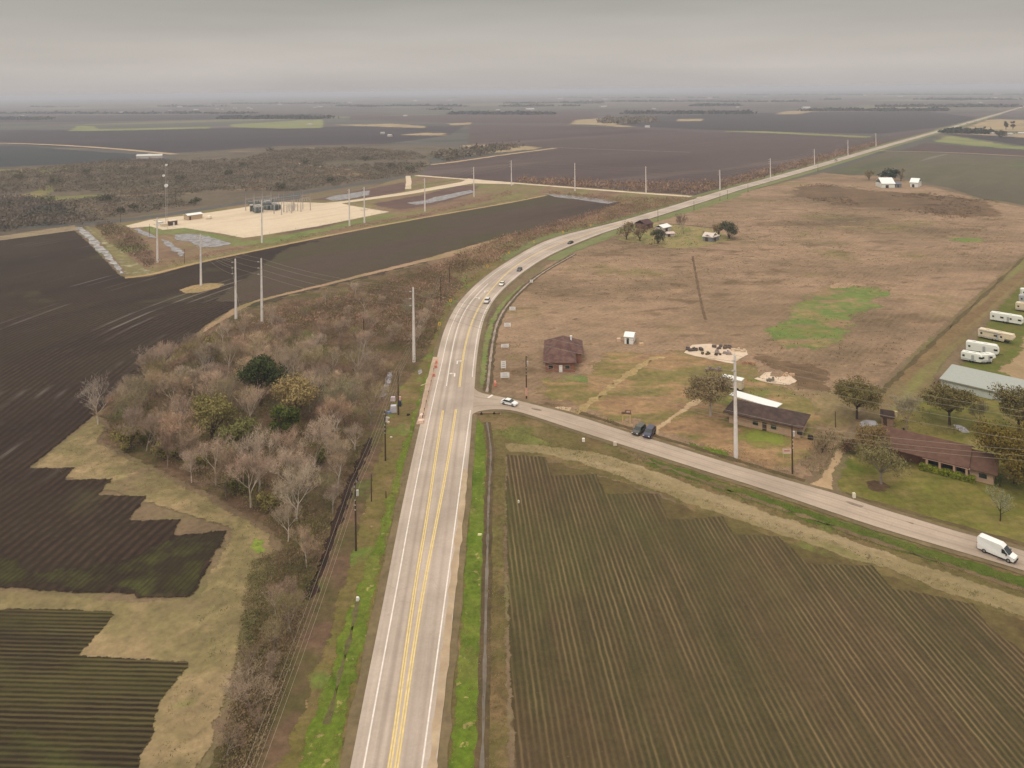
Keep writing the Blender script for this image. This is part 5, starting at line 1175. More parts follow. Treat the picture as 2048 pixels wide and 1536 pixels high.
bit('cement_bag', 843, 834, 'upper pale block at the left shoulder edge', 'block', C(236, 210, 192), (0.9, 1.6, 0.5), -0.2, 0.2); bit('cement_bag', 841, 845, 'lower pale block at the left shoulder edge', 'block', C(232, 200, 180), (1.3, 1.5, 0.5), 0.1, 0.2)
bit('dumped_box', 787, 824, 'large white box dumped in the left verge', 'box', C(214, 206, 216), (1.7, 1.4, 1.7), 0.1); bit('dumped_box', 786, 802, 'smaller white box standing behind the large one', 'box', C(222, 200, 206), (1.3, 0.9, 1.1)); bit('dumped_box', 799, 801, 'pinkish box beside the blue barrel', 'box', C(220, 176, 162), (0.9, 0.8, 1.0))
bit('blue_tarp', 779, 826, 'crumpled light blue tarpaulin left of the large white box', 'tarpaulin', C(120, 140, 190), (1.4, 0.8, 0.4), 0.5); bit('waste_barrel', 799, 812, 'dark blue barrel at the foot of the wooden pole', 'barrel', C(52, 58, 82), (1.0, 1.0, 1.3)); bit('waste_bag', 816, 831, 'black bag lying in the green verge', 'bag', C(48, 40, 26), (0.7, 0.6, 0.4))
bit('fallen_post', 848, 770, 'pale fallen post lying at the grass edge left of the shoulder', 'post', C(206, 192, 150), (2.2, 0.25, 0.2), 0.7)
# guard rail
gl_ = resample(smooth_line(W2([(846, 838), (853, 808), (860, 780), (866, 752), (871, 730)]), 2), 14)
gr = thing('guard_rail', 'dark steel guard rail along the left shoulder across from the side road', 'guard rail', (gl_[0][0], gl_[0][1], 0.2))
m = MB()
for a, b in zip(gl_, gl_[1:]):
    ax, ay, bx_, by = a[0] - gl_[0][0], a[1] - gl_[0][1], b[0] - gl_[0][0], b[1] - gl_[0][1]
    m.add([(ax, ay, 0.5), (bx_, by, 0.5), (bx_, by, 0.8), (ax, ay, 0.8), (ax + 0.06, ay, 0.5), (bx_ + 0.06, by, 0.5), (bx_ + 0.06, by, 0.8), (ax + 0.06, ay, 0.8)], [(0, 1, 2, 3), (7, 6, 5, 4), (3, 2, 6, 7), (1, 0, 4, 5)])
m.build('rail', pmat('rail_steel', C(128, 106, 94), 0.6), gr)
for a in gl_[::2]: MB().box((a[0] - gl_[0][0] - 0.1, a[1] - gl_[0][1], 0.35), (0.14, 0.14, 0.75)).build('post', M_wood, gr)
# culvert under the side road
c_ = at(975, 829); cz = thing('culvert', 'concrete culvert head with two dark pipe mouths under the side road', 'culvert', (c_.x, c_.y, 0), azim((960, 831), (992, 830)))
MB().box((0, 0.3, 0.1), (6.6, 0.5, 0.62)).box((-3.4, -0.4, 0.0), (0.3, 1.6, 0.4)).box((3.4, -0.4, 0.0), (0.3, 1.6, 0.4)).build('head_wall', pmat('culvert_concrete', C(138, 112, 88), 0.9, dirt=C(96, 78, 56)), cz)
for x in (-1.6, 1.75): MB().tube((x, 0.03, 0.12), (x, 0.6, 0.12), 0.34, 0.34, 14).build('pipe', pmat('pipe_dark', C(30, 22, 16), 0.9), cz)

# ---------------------------------------------------------------- substation
S0 = azim((524, 490), (850, 430))
def obj_at(px, py): q = at(px, py); return (q.x, q.y, 0.1)
cb_ = thing('control_building', 'long beige control building with white roof on the gravel pad', 'building', obj_at(376, 441), azim((376, 441), (405, 437)))
Lc = hypot(at(376, 441).x - at(405, 437).x, at(376, 441).y - at(405, 437).y)
wall_box('wall', 0, Lc, 0, 6, 3.2, pmat('beige_wall', C(196, 170, 142), 0.8), cb_); gable(MB(), -0.3, Lc + 0.3, -0.3, 6.4, 3.2, 0.9).build('roof', M_whitep, cb_); door(cb_, 1.5, -0.05, 1.1, 2.3, M_wood)
hut = thing('dark_hut', 'small hut with dark walls and white roof beside the communications tower', 'hut', obj_at(340, 452), S0)
wall_box('wall', 0, 5, 0, 3.2, 2.8, pmat('hut_brown', C(92, 74, 62), 0.8), hut); MB().box((2.5, 1.6, 3.0), (5.6, 3.8, 0.3)).build('roof', pmat('hut_roof', C(226, 204, 178), 0.6), hut); door(hut, 2.5, -0.05, 0.9, 2.1, M_whitep)
tk2 = MB().tube((0, 0, 0.5), (0, 0, 1.9), 1.9, 1.7, 14).tube((0, 0, 0), (0, 0, 0.5), 1.3, 1.3, 10).tube((0, 0, 1.9), (0, 0, 2.3), 1.7, 0.6, 14).build('storage_tank', pmat('tank_white', C(236, 218, 196), 0.5)); tk2.location = obj_at(418, 438); tag(tk2, 'round white tank right of the control building', 'tank')
pc2 = MB().box((0, 0, 1.1), (3.4, 2.4, 2.2), S0).box((0, 0, 2.3), (3.8, 2.8, 0.2), S0).build('equipment_cabin', M_whitep); pc2.location = obj_at(320, 451); tag(pc2, 'small white cabin left of the dark hut', 'cabin')
pc3 = MB().box((0, 0, 0.8), (4.4, 1.6, 1.6), S0).box((0, 0, 1.7), (4.6, 1.8, 0.15), S0).build('equipment_cabin', M_cream); pc3.location = obj_at(328, 453); tag(pc3, 'low cream cabin between the white cabin and the dark hut', 'cabin')
# communications tower
tb = at(333, 450); th = height_to(tb, 326)
ct = thing('lattice_tower', 'tall thin lattice tower with three white drum antennas left of the substation', 'tower', (tb.x, tb.y, 0.1))
m = MB(); rr_ = 0.85
leg = [(rr_ * cos(a), rr_ * sin(a)) for a in (0.3, 2.4, 4.5)]
for x, y in leg: m.tube((x, y, 0), (x * 0.75, y * 0.75, th), 0.055, 0.045, 5)
k = 0; z = 0
while z < th - 1.5:
    for i in range(3):
        a1, b1 = leg[i], leg[(i + 1) % 3]
        m.tube((a1[0] * 0.88, a1[1] * 0.88, z), (b1[0] * 0.88, b1[1] * 0.88, z + 1.5), 0.025, 0.025, 3, False)
    z += 1.5
m.build('mast', M_steel, ct)
for py_, rad_, x_ in ((371, 1.15, 0.7), (351, 0.75, -0.9), (330, 0.7, 0.9)):
    z = height_to(tb, py_)
    MB().tube((x_, -1.7, z), (x_, -0.7, z), rad_, rad_ * 0.9, 16).build('drum_antenna', M_whitep, ct)
# transformers
def transformer(px, py, label, sc=1.0):
    r = thing('power_transformer', label, 'transformer', obj_at(px, py), S0, 'power transformers on the pad')
    g = pmat('transformer_green', C(96, 106, 106), 0.5)
    MB().box((0, 0, 1.9 * sc), (4.6 * sc, 3.0 * sc, 3.2 * sc), 0, 0.94).build('tank', g, r)
    for s in (-1, 1):
        f = MB()
        for q in range(6): f.box((-1.9 * sc + q * 0.75 * sc, s * 2.2 * sc, 1.8 * sc), (0.4 * sc, 1.2 * sc, 2.7 * sc))
        f.build('radiator', g, r)
    for q in range(3):
        b = MB()
        for j in range(5): b.tube((-1.3 * sc + q * 1.3 * sc, 0, (3.6 + j * 0.3) * sc), (-1.3 * sc + q * 1.3 * sc, 0, (3.8 + j * 0.3) * sc), 0.26 * sc, 0.18 * sc, 8)
        b.build('bushing', M_ins, r)
    MB().tube((-1.9 * sc, 0.9 * sc, 4.3 * sc), (1.5 * sc, 0.9 * sc, 4.3 * sc), 0.5 * sc, 0.5 * sc, 10).build('conservator', M_ins, r)
transformer(516, 425, 'left large dark green power transformer', 1.15); transformer(536, 419, 'middle tall dark green power transformer', 1.35); transformer(551, 420, 'right large dark green power transformer', 1.15)
sw = thing('switch_cabinet', 'dark narrow switch cabinet left of the transformers', 'cabinet', obj_at(503, 423), S0)
MB().box((0, 0, 2.2), (1.6, 1.6, 4.4)).build('body', pmat('cab_dark', C(96, 88, 80), 0.6), sw); MB().box((0, 0, 4.7), (2.4, 2.4, 0.6), 0, 0.7).build('top', M_ins, sw)
def gantry(px, py, n, sp, h, label, depth=7):
    r = thing('steel_gantry', label, 'gantry', obj_at(px, py), S0, 'steel gantries of the substation')
    for i in range(n):
        c = MB()
        for yy in (0, depth): c.box((i * sp, yy, h / 2), (0.45, 0.45, h), 0, 0.6).tube((i * sp, yy, h), (i * sp, yy, h + 3.5), 0.1, 0.03, 5)
        c.build('column', M_steel, r)
    bm = MB()
    for yy in (0, depth):
        for dz in (-0.35, 0.35): bm.box(((n - 1) * sp / 2, yy, h - 0.6 + dz), ((n - 1) * sp, 0.16, 0.16))
        k = 0
        while k < (n - 1) * sp - 1: bm.tube((k, yy, h - 0.95), (k + 1, yy, h - 0.25), 0.05, 0.05, 4, False); k += 1
    bm.build('beam', M_steel, r)
    st_ = MB()
    for k in range(int((n - 1) * sp / 2)): st_.tube((1 + k * 2, 0, h - 1.0), (1 + k * 2, 0, h - 2.6), 0.14, 0.14, 6)
    st_.build('insulator_string', M_ins, r)
gantry(507, 424, 4, 7.0, 9.0, 'steel gantry over the transformers', 10); gantry(563, 430, 4, 8.0, 10.0, 'tall steel gantry right of the transformers', 9); gantry(574, 425, 3, 4.5, 5.0, 'low bus support between the gantries', 4)
bs = thing('bus_structure', 'white bus bars and supports in front of the transformers', 'bus bars', obj_at(510, 428), S0)
m = MB(); b2 = MB()
for q in range(7): m.box((q * 3.2, 0, 1.7), (0.25, 0.25, 3.4)); b2.tube((q * 3.2, 0, 3.4), (q * 3.2, 0, 4.6), 0.2, 0.14, 8)
for yy in (0,): b2.tube((-1, yy, 4.6), (21, yy, 4.6), 0.12, 0.12, 6)
m.build('support', M_steel, bs); b2.build('bus_bar', M_ins, bs)
wl_ = W2([(497, 411), (602, 397)]); sv = thing('sound_wall', 'pale grey equipment wall behind the transformers', 'wall', (wl_[0][0], wl_[0][1], 0.1), atan2(wl_[1][1] - wl_[0][1], wl_[1][0] - wl_[0][0]))
Ls = hypot(wl_[1][0] - wl_[0][0], wl_[1][1] - wl_[0][1]); MB().box((Ls / 2, 0, 1.3), (Ls, 0.3, 2.6)).build('panel', pmat('wall_grey', C(122, 126, 122), 0.7), sv); MB().box((Ls / 2, 0, 2.7), (Ls + 0.4, 0.6, 0.3)).build('cap', pmat('wall_cap', C(170, 168, 160), 0.7), sv)
MB_f = thing('chain_fence', 'thin chain link fence around the gravel pad', 'fence', (0, 0, 0.1))
fl = ragged(W2([(262, 457), (300, 462), (370, 458), (440, 470), (490, 479), (512, 476), (640, 454), (781, 426), (700, 412)]), 0, 8, False)
m = MB()
for x, y in fl: m.tube((x, y, 0), (x, y, 2.2), 0.05, 0.05, 4)
m.build('post', M_steel, MB_f)
m = MB()
for a, b in zip(fl, fl[1:]):
    for z in (0.15, 1.1, 2.15): m.tube((a[0], a[1], z), (b[0], b[1], z), 0.02, 0.02, 3, False)
m.build('rail', M_steel, MB_f)

# ---------------------------------------------------------------- farmyard at the bend and barns beyond
def barn(px, py, px2, py2, dep, h, rh, label, mw, mr, name='barn', cat='barn', g=None, dr=True, z=0.05):
    o0, rz, L = frame_of((px, py), (px2, py2)); r = thing(name, label, cat, (o0.x, o0.y, z), rz, g)
    wall_box('wall', 0, L, 0, dep, h, mw, r); gable(MB(), -0.4, L + 0.4, -0.4, dep + 0.4, h, rh).build('roof', mr, r)
    if dr: door(r, L * 0.4, -0.06, min(2.4, L * 0.3), min(2.4, h * 0.8), M_wood)
    return r
M_blue = pmat('blue_grey_wall', C(130, 134, 140), 0.8); M_tin = pmat('tin_roof', C(214, 198, 188), 0.5); M_gwall = pmat('pale_wall', C(206, 192, 184), 0.7)
barn(1406, 482, 1424, 484, 7.5, 2.6, 1.8, 'farmyard house with a pale tin roof and blue grey walls', M_blue, M_tin, 'farm_house', 'house')
barn(1424, 484, 1438, 480, 5, 2.4, 1.4, 'low blue grey annex right of the farmyard house', M_blue, M_tin, 'farm_annex', 'shed')
barn(1291, 459, 1306, 456, 8, 3.0, 2.2, 'dark roofed old house behind the bushy farmyard tree', pmat('old_wall', C(122, 92, 80), 0.9), roofmat('roof_maroon', C(82, 58, 60), C(96, 70, 68)), 'old_house', 'house')
barn(1327, 465, 1342, 461, 6, 2.6, 1.4, 'white roofed shed right of the round dark tree in the farmyard', M_gwall, M_whitep, 'white_shed', 'shed')
barn(1331, 474, 1349, 473, 4, 1.8, 0.8, 'low pale shed in front of the white roofed one', M_gwall, pmat('pinkish_roof', C(212, 190, 182), 0.7), 'low_shed', 'shed')
barn(1764, 376, 1790, 376, 14, 3.6, 4.4, 'larger white barn with pale roof below the round dark tree', M_tw, M_whitep, 'white_barn', 'barn', 'white barns by the green field')
barn(1820, 374, 1836, 375, 14, 4.0, 3.0, 'smaller white barn standing apart on the right', M_tw, M_whitep, 'white_barn', 'barn', 'white barns by the green field')
barn(1792, 375, 1803, 375, 8, 2.8, 1.6, 'small blue grey shed with a cream front between the white barns', M_blue, pmat('blue_roof', C(112, 112, 120), 0.7), 'small_barn', 'barn')
random.seed(5)
farb = [(1990, 268, 22), (2018, 270, 20), (2043, 268, 30), (1612, 216, 55), (1630, 218, 30), (1642, 219, 26), (1205, 213, 45), (1308, 217, 28), (1475, 214, 24), (1210, 212, 30), (1060, 219, 60), (996, 219, 30), (811, 231, 26), (640, 213, 46), (630, 214, 30), (620, 249, 18),
        (435, 217, 32), (445, 218, 26), (470, 216, 40), (497, 215, 34), (503, 217, 26), (392, 219, 40), (360, 213, 60), (243, 224, 26), (45, 231, 26), (340, 220, 24), (1295, 254, 18), (780, 272, 16), (765, 267, 14), (1180, 200, 50), (1210, 198, 60), (830, 201, 60), (1345, 199, 50), (1530, 193, 50), (700, 204, 50), (1800, 193, 60), (1990, 195, 50), (300, 313, 12), (1960, 205, 40), (1650, 187, 70), (1730, 190, 60), (1120, 197, 80), (900, 200, 60), (560, 208, 50), (1420, 196, 60), (1850, 188, 60)]
proto = None
for i_, (x_, y_, w_) in enumerate(farb):
    q = at(x_, y_ + 1.5)
    side = 'left' if x_ < 700 else 'middle' if x_ < 1350 else 'right'
    lab = 'small pale farm building far away in the %s of the plain' % side
    sc_ = (w_ / 34, w_ / 50, min(1.6, max(0.8, w_ / 40)))
    if proto is None:
        proto = thing('distant_building', lab, 'farm building', (q.x, q.y, 0.3), 0, 'distant farm buildings'); proto.scale = sc_
        MB().box((0, 0, 1.8), (20, 12, 3.6)).build('wall', M_gwall, proto); gable(MB(), -10.4, 10.4, -6.4, 6.4, 3.6, 2.0).build('roof', pmat('far_roof', C(206, 202, 198), 0.6, rnd=0.3), proto)
    else: dup(proto, (q.x, q.y, 0.3), random.uniform(-0.5, 0.5), lab, None, sc_)
q = at(300, 317); dup(proto, (q.x, q.y, 0.3), 0.1, 'long white roofed shed beyond the scrubland below the farm track', None, (1.6, 0.6, 1.0))
# ================================================================ trees and brush
def twig_mat(name, col, rnd=0.25, var=0.25):
    return pmat(name, col, 0.95, var=var, scale=0.5, rnd=rnd, spec=0.1)
M_bark = twig_mat('bark_grey', C(150, 132, 118)); M_bark_p = twig_mat('bark_pale', C(196, 180, 164)); M_bark_d = twig_mat('bark_dark', C(84, 70, 58))
def bare_meshes(seed, h=12.0, spread=0.55, twigs=1500, tw=0.05, up=0.35):
    rnd = random.Random(seed); tr = MB(); tips = []
    def grow(p, d, L, r, lev):
        n = 3; q = Vector(p); dd = Vector(d)
        for i in range(n):
            dd = (dd + Vector((rnd.uniform(-1, 1), rnd.uniform(-1, 1), rnd.uniform(-0.3, 0.6))) * 0.16).normalized()
            e = q + dd * (L / n); r2 = r * 0.84
            tr.tube(q, e, r, r2, 5 if lev < 2 else 3, False); r = r2; q = e
            if lev >= 2: tips.append((q.copy(), dd.copy()))
            if lev < 4 and i > 0:
                for _ in range(2 if lev < 2 else 1):
                    a = rnd.uniform(0, 2 * pi); s = Vector((cos(a), sin(a), rnd.uniform(0.0, 0.9)))
                    nd = (dd * (1 - spread) + s.normalized() * spread + Vector((0, 0, up * 0.3))).normalized()
                    grow(q, nd, L * rnd.uniform(0.58, 0.8), r * 0.62, lev + 1)
        if lev < 4: grow(q, dd, L * 0.7, r * 0.8, lev + 1)
        else: tips.append((q.copy(), dd.copy()))
    grow((0, 0, -0.2), (0, 0, 1), h * 0.36, h * 0.021, 0)
    mz = max(t[0].z for t in tips); k = h / mz * 0.96
    tr.v = [(x * k, y * k, z * k) for x, y, z in tr.v]
    tw_ = MB(); rnd.shuffle(tips)
    for i in range(twigs):
        p, d = tips[i % len(tips)]; p = p * k
        a = Vector((rnd.uniform(-1, 1), rnd.uniform(-1, 1), rnd.uniform(-0.2, 1.1))).normalized()
        dd = (d * 0.5 + a).normalized(); L = rnd.uniform(0.5, 1.35) * h / 12
        p = p + Vector((rnd.uniform(-1, 1), rnd.uniform(-1, 1), rnd.uniform(-1, 1))) * 0.35
        s = dd.orthogonal().normalized() if rnd.random() < 0.5 else dd.cross(Vector((rnd.random(), rnd.random(), rnd.random()))).normalized()
        m_ = p + dd * L * 0.55 + s * L * rnd.uniform(-0.12, 0.12); e = p + dd * L
        tw_.add([p - s * tw * 0.5, p + s * tw * 0.5, m_ + s * tw * 0.4, m_ - s * tw * 0.4, e], [(0, 1, 2, 3), (3, 2, 4)])
        f = m_ + (dd + a * 0.9).normalized() * L * 0.45
        tw_.add([m_ - s * tw * 0.35, m_ + s * tw * 0.35, f], [(0, 1, 2)])
    return tr, tw_
def bare_tree(name, label, cat, loc, seed, h, bm, tm, group=None, **k):
    tr, tw_ = bare_meshes(seed, h, **k)
    r = thing(name, label, cat, loc, 0, group); tr.build('trunk', bm, r); tw_.build('crown', tm, r); return r
def leafy_meshes(seed, h, w, n=2600, leaf=0.36, th=0.35, lobes=9, flat=0.8, gap=0.25):
    "crown from many leaf clumps gathered in uneven lobes; w = crown width, th = clear trunk share"
    rnd = random.Random(seed); tr = MB(); lf = MB(); R = w / 2; cz = h * th + (h * (1 - th)) / 2; hz_ = h * (1 - th) / 2
    tr.tube((0, 0, -0.2), (0, 0, h * th), h * 0.035, h * 0.026, 8, False)
    L_ = []
    for i in range(lobes):
        a = i * 2.4 + rnd.uniform(-0.4, 0.4); rr = R * (0.30 + 0.42 * rnd.random()); z = cz + rnd.uniform(-0.5, 0.62) * hz_
        c = Vector((cos(a) * rr, sin(a) * rr, z)); L_.append((c, R * rnd.uniform(0.34, 0.52)))
        tr.tube((0, 0, h * th * 0.9), c, h * 0.014, h * 0.005, 5, False)
    L_.append((Vector((0, 0, cz + hz_ * 0.4)), R * 0.55))
    for i in range(n):
        c, rad = L_[rnd.randrange(len(L_))]
        d = Vector((rnd.gauss(0, 1), rnd.gauss(0, 1), rnd.gauss(0, 1))).normalized()
        k = rnd.random() ** 0.45
        if noise.noise(d * 2.2 + c) < -gap: continue
        p = c + Vector((d.x, d.y, d.z * flat)) * rad * k * rnd.uniform(0.85, 1.15)
        nrm = (d + Vector((rnd.uniform(-1, 1), rnd.uniform(-1, 1), rnd.uniform(-1, 1))) * 0.9).normalized()
        u = nrm.orthogonal().normalized(); v = nrm.cross(u); s = leaf * rnd.uniform(0.6, 1.3)
        a = rnd.uniform(0, pi); u, v = u * cos(a) + v * sin(a), v * cos(a) - u * sin(a)
        lf.add([p - u * s * 0.5, p + v * s * 0.32, p + u * s * 0.6, p - v * s * 0.36], [(0, 1, 2, 3)])
    return tr, lf
def leafy_tree(name, label, cat, px, py, ptop, wpx, seed, m, n=2600, leaf=0.36, th=0.3, group=None, bark=None, lobes=9, gap=0.25, flat=0.8):
    b = at(px, py); h = height_to(b, ptop); w = wpx / F * (b - CAM).dot(FW)
    tr, lf = leafy_meshes(seed, h, w, n, leaf, th, lobes, flat, gap)
    r = thing(name, label, cat, (b.x, b.y, 0.03), 0, group); tr.build('trunk', bark or M_bark_d, r); lf.build('crown', m, r); return r
M_ever = twig_mat('leaf_dark', C(70, 78, 44), 0.0, 0.35); M_ygreen = twig_mat('leaf_yellow', C(166, 144, 98), 0.0, 0.3); M_green2 = twig_mat('leaf_green', C(88, 96, 44), 0.0, 0.35); M_olive = twig_mat('leaf_olive', C(142, 130, 80), 0.0, 0.3)
M_brn = twig_mat('leaf_brown', C(118, 106, 64), 0.0, 0.35); M_gbr = twig_mat('leaf_greybrown', C(142, 124, 92), 0.0, 0.3); M_orange = twig_mat('leaf_orange', C(120, 102, 46), 0.0, 0.4); M_hay = twig_mat('leaf_haze', C(84, 84, 62), 0.0, 0.3)
LT = leafy_tree
M_gmix = twig_mat('leaf_mixed', C(124, 120, 72), 0.0, 0.3)
LT('evergreen_oak', 'large dark evergreen tree rising out of the leafless thicket', 'tree', 522, 812, 708, 92, 3, M_ever, 8000, 0.5, 0.22)
LT('budding_tree', 'yellow green budding tree right of the dark evergreen', 'tree', 592, 846, 752, 100, 4, M_ygreen, 8500, 0.42, 0.12, lobes=12)
LT('green_bush', 'dark green bushy tree below the yellow green one', 'tree', 568, 890, 800, 62, 5, M_green2, 6500, 0.42, 0.03, lobes=13)
LT('olive_tree', 'olive green crown in the middle left of the thicket', 'tree', 424, 876, 788, 96, 6, M_olive, 7500, 0.4, 0.08, lobes=12)
LT('olive_tree', 'smaller olive crown just right of the other olive one', 'tree', 482, 912, 828, 92, 7, M_gmix, 7500, 0.4, 0.08, lobes=12)
LT('small_green_tree', 'tiny green topped tree on the brushy rise', 'tree', 648, 716, 690, 18, 8, M_green2, 700, 0.35, 0.2)
LT('green_bush', 'dull green bush near the field corner below the two poles', 'tree', 418, 735, 668, 58, 9, M_olive, 2600, 0.4, 0.1, gap=0.1)
LT('green_bush', 'dark bush right of the dull green bush at the field corner', 'tree', 372, 745, 705, 30, 10, M_green2, 1400, 0.4, 0.1)
LT('green_bush', 'low green bush at the left edge of the thicket', 'tree', 255, 900, 848, 60, 11, M_olive, 2400, 0.4, 0.1)
for i_, (x_, y_, w_, l_) in enumerate([(335, 915, 54, 'low olive bush above the left part of the grass strip'), (300, 880, 46, 'olive bush right of the one at the left thicket edge'), (395, 945, 50, 'olive bush above the middle of the grass strip'), (470, 985, 56, 'spreading olive bush in the lower thicket'),
                                     (535, 1020, 44, 'olive bush near the lime green patch'), (640, 930, 40, 'dull olive bush in the right part of the thicket'), (500, 770, 44, 'olive bush just above the dark evergreen'), (385, 800, 48, 'olive bush in the left upper thicket')]):
    LT('olive_bush', l_, 'bush', x_, y_, y_ - w_ * 0.75, w_, 300 + i_, (M_olive, M_gmix)[i_ % 2], 2600, 0.36, 0.05, group='olive bushes of the thicket')
LT('farmyard_tree', 'brownish green tree at the left end of the farmyard', 'tree', 1253, 479, 437, 40, 12, M_gbr, 1800, 0.6, 0.1, group='trees of the farmyard'); LT('farmyard_tree', 'reddish bare looking bush right of the leftmost farmyard tree', 'tree', 1280, 482, 446, 36, 13, twig_mat('leaf_reddish', C(130, 104, 88), 0), 1400, 0.5, 0.1, group='trees of the farmyard')
LT('farmyard_tree', 'dense round dark tree in front of the old farmyard house', 'tree', 1316, 488, 456, 34, 14, M_hay, 2000, 0.6, 0.05, group='trees of the farmyard'); LT('farmyard_tree', 'broad dark tree at the right end of the farmyard', 'tree', 1458, 477, 440, 42, 15, M_hay, 2400, 0.7, 0.05, group='trees of the farmyard'); LT('farmyard_tree', 'brownish tree joined to the left side of the broad dark one', 'tree', 1437, 474, 444, 24, 16, M_gbr, 1200, 0.6, 0.1, group='trees of the farmyard')
LT('yard_tree', 'broad grey green umbrella shaped tree at the end of the gravel driveway', 'tree', 1421, 832, 752, 96, 17, M_gbr, 9000, 0.38, 0.42, bark=M_bark_p, flat=0.6, lobes=11)
LT('yard_tree', 'broad brown green tree between the two houses', 'tree', 1714, 838, 766, 104, 18, M_brn, 11000, 0.36, 0.35, flat=0.6, lobes=12)
LT('yard_tree', 'dark brown green tree with a clear trunk in front of the metal building', 'tree', 1899, 852, 773, 104, 19, M_brn, 9500, 0.42, 0.36, flat=0.65, lobes=12)
LT('yard_tree', 'brown green tree at the right edge in front of the metal building', 'tree', 2038, 868, 780, 104, 20, M_brn, 9500, 0.42, 0.3, lobes=12)
LT('yard_tree', 'large orange brown tree over the right end of the red roofed house', 'tree', 2030, 968, 858, 150, 22, M_orange, 13000, 0.42, 0.12, lobes=14, gap=0.35)
LT('yard_tree', 'thin orange brown tree over the left end of the red roofed house', 'tree', 1742, 925, 848, 78, 23, twig_mat('leaf_thin', C(138, 114, 76), 0), 3600, 0.34, 0.3, lobes=12)
LT('yard_tree', 'sparse olive tree standing over the mulch bed', 'tree', 1762, 968, 888, 92, 24, twig_mat('leaf_sparse', C(134, 124, 84), 0), 4200, 0.34, 0.3, lobes=12, bark=M_bark)
LT('yard_bush', 'reddish brown bush at the top of the dirt driveway', 'bush', 1700, 905, 880, 40, 25, twig_mat('leaf_rb', C(116, 90, 66), 0), 1500, 0.3, 0.05, lobes=8); LT('yard_bush', 'ragged pale bush between the dark roofed house and the dirt driveway', 'bush', 1645, 905, 868, 44, 26, M_gbr, 900, 0.3, 0.1)
LT('yard_bush', 'dark shrub at the right corner of the red roofed house', 'bush', 2000, 975, 945, 14, 27, M_green2, 700, 0.3, 0.02)
LT('far_oak', 'round dark green tree behind the larger white barn', 'tree', 1779, 362, 333, 42, 28, twig_mat('leaf_far', C(48, 62, 46), 0), 1800, 1.1, 0.1, flat=0.6); LT('far_oak', 'grey bare tree left of the round dark one by the white barns', 'tree', 1738, 360, 337, 24, 29, M_gbr, 700, 0.8, 0.1); LT('far_oak', 'grey bare tree right of the round dark one by the white barns', 'tree', 1802, 362, 335, 18, 30, M_gbr, 500, 0.8, 0.1)
LT('far_oak', 'dark far tree left of two at the distant farm', 'tree', 2012, 259, 240, 11, 31, M_hay, 500, 1.8, 0.1); LT('far_oak', 'dark far tree right of two at the distant farm', 'tree', 2026, 259, 240, 10, 32, M_hay, 500, 1.8, 0.1); LT('far_oak', 'dark tree between the distant white farm roofs', 'tree', 2002, 275, 261, 26, 33, M_hay, 700, 1.8, 0.05)
# hedge in front of the porch
ha = at(1840, 938); hb = at(1950, 966); hz2 = atan2(hb.y - ha.y, hb.x - ha.x); HL = hypot(hb.x - ha.x, hb.y - ha.y)
m = MB(); rnd = random.Random(9)
for i in range(4200):
    x = rnd.uniform(0, HL); y = rnd.uniform(-0.75, 0.75); z = rnd.uniform(0.1, 1.15) * (1 + 0.12 * sin(x * 1.3))
    if abs(y) < 0.5 and z < 0.8: continue
    s = 0.2; n_ = Vector((rnd.uniform(-1, 1), rnd.uniform(-1, 1), rnd.uniform(0, 1))).normalized(); u = n_.orthogonal().normalized(); v = n_.cross(u); p = Vector((x, y, z))
    m.add([p - u * s, p + v * s, p + u * s, p - v * s], [(0, 1, 2, 3)])
hd_ = m.build('hedge', twig_mat('hedge_leaf', C(128, 134, 46), 0)); hd_.location = (ha.x, ha.y, 0.04); hd_.rotation_euler = (0, 0, hz2); tag(hd_, 'clipped yellow green hedge in front of the porch of the red roofed house', 'hedge')
# bare yard trees
b = at(1812, 860); bare_tree('bare_yard_tree', 'large grey leafless tree behind the garden shed', 'tree', (b.x, b.y, 0.03), 41, height_to(b, 785), M_bark, twig_mat('twig_grey', C(170, 158, 128), 0), None, spread=0.66, twigs=2600, tw=0.05)
b = at(2000, 1042); bare_tree('bare_yard_tree', 'small pale leafless tree with a dark trunk on the lawn above the van', 'tree', (b.x, b.y, 0.03), 42, height_to(b, 976), M_bark_d, twig_mat('twig_pale', C(160, 158, 128), 0), None, spread=0.6, twigs=1000, tw=0.04)
b = at(1368, 468); bare_tree('bare_yard_tree', 'leafless tree in the middle of the farmyard', 'tree', (b.x, b.y, 0.03), 43, height_to(b, 426), M_bark, twig_mat('twig_fy', C(140, 116, 100), 0), None, spread=0.6, twigs=700, tw=0.12)
b = at(196, 850); bare_tree('lone_bare_tree', 'pale leafless tree standing apart at the left tip of the thicket', 'tree', (b.x, b.y, 0.03), 44, height_to(b, 752), M_bark_p, twig_mat('twig_lone', C(168, 152, 138), 0), None, spread=0.62, twigs=900, tw=0.045)
b = at(1920, 845); bare_tree('bare_yard_tree', 'sparse leafless tree right of the dark tree by the metal building', 'tree', (at(1960, 860).x, at(1960, 860).y, 0.03), 45, 8, M_bark, twig_mat('twig_g2', C(126, 116, 84), 0), None, spread=0.66, twigs=1500, tw=0.05)

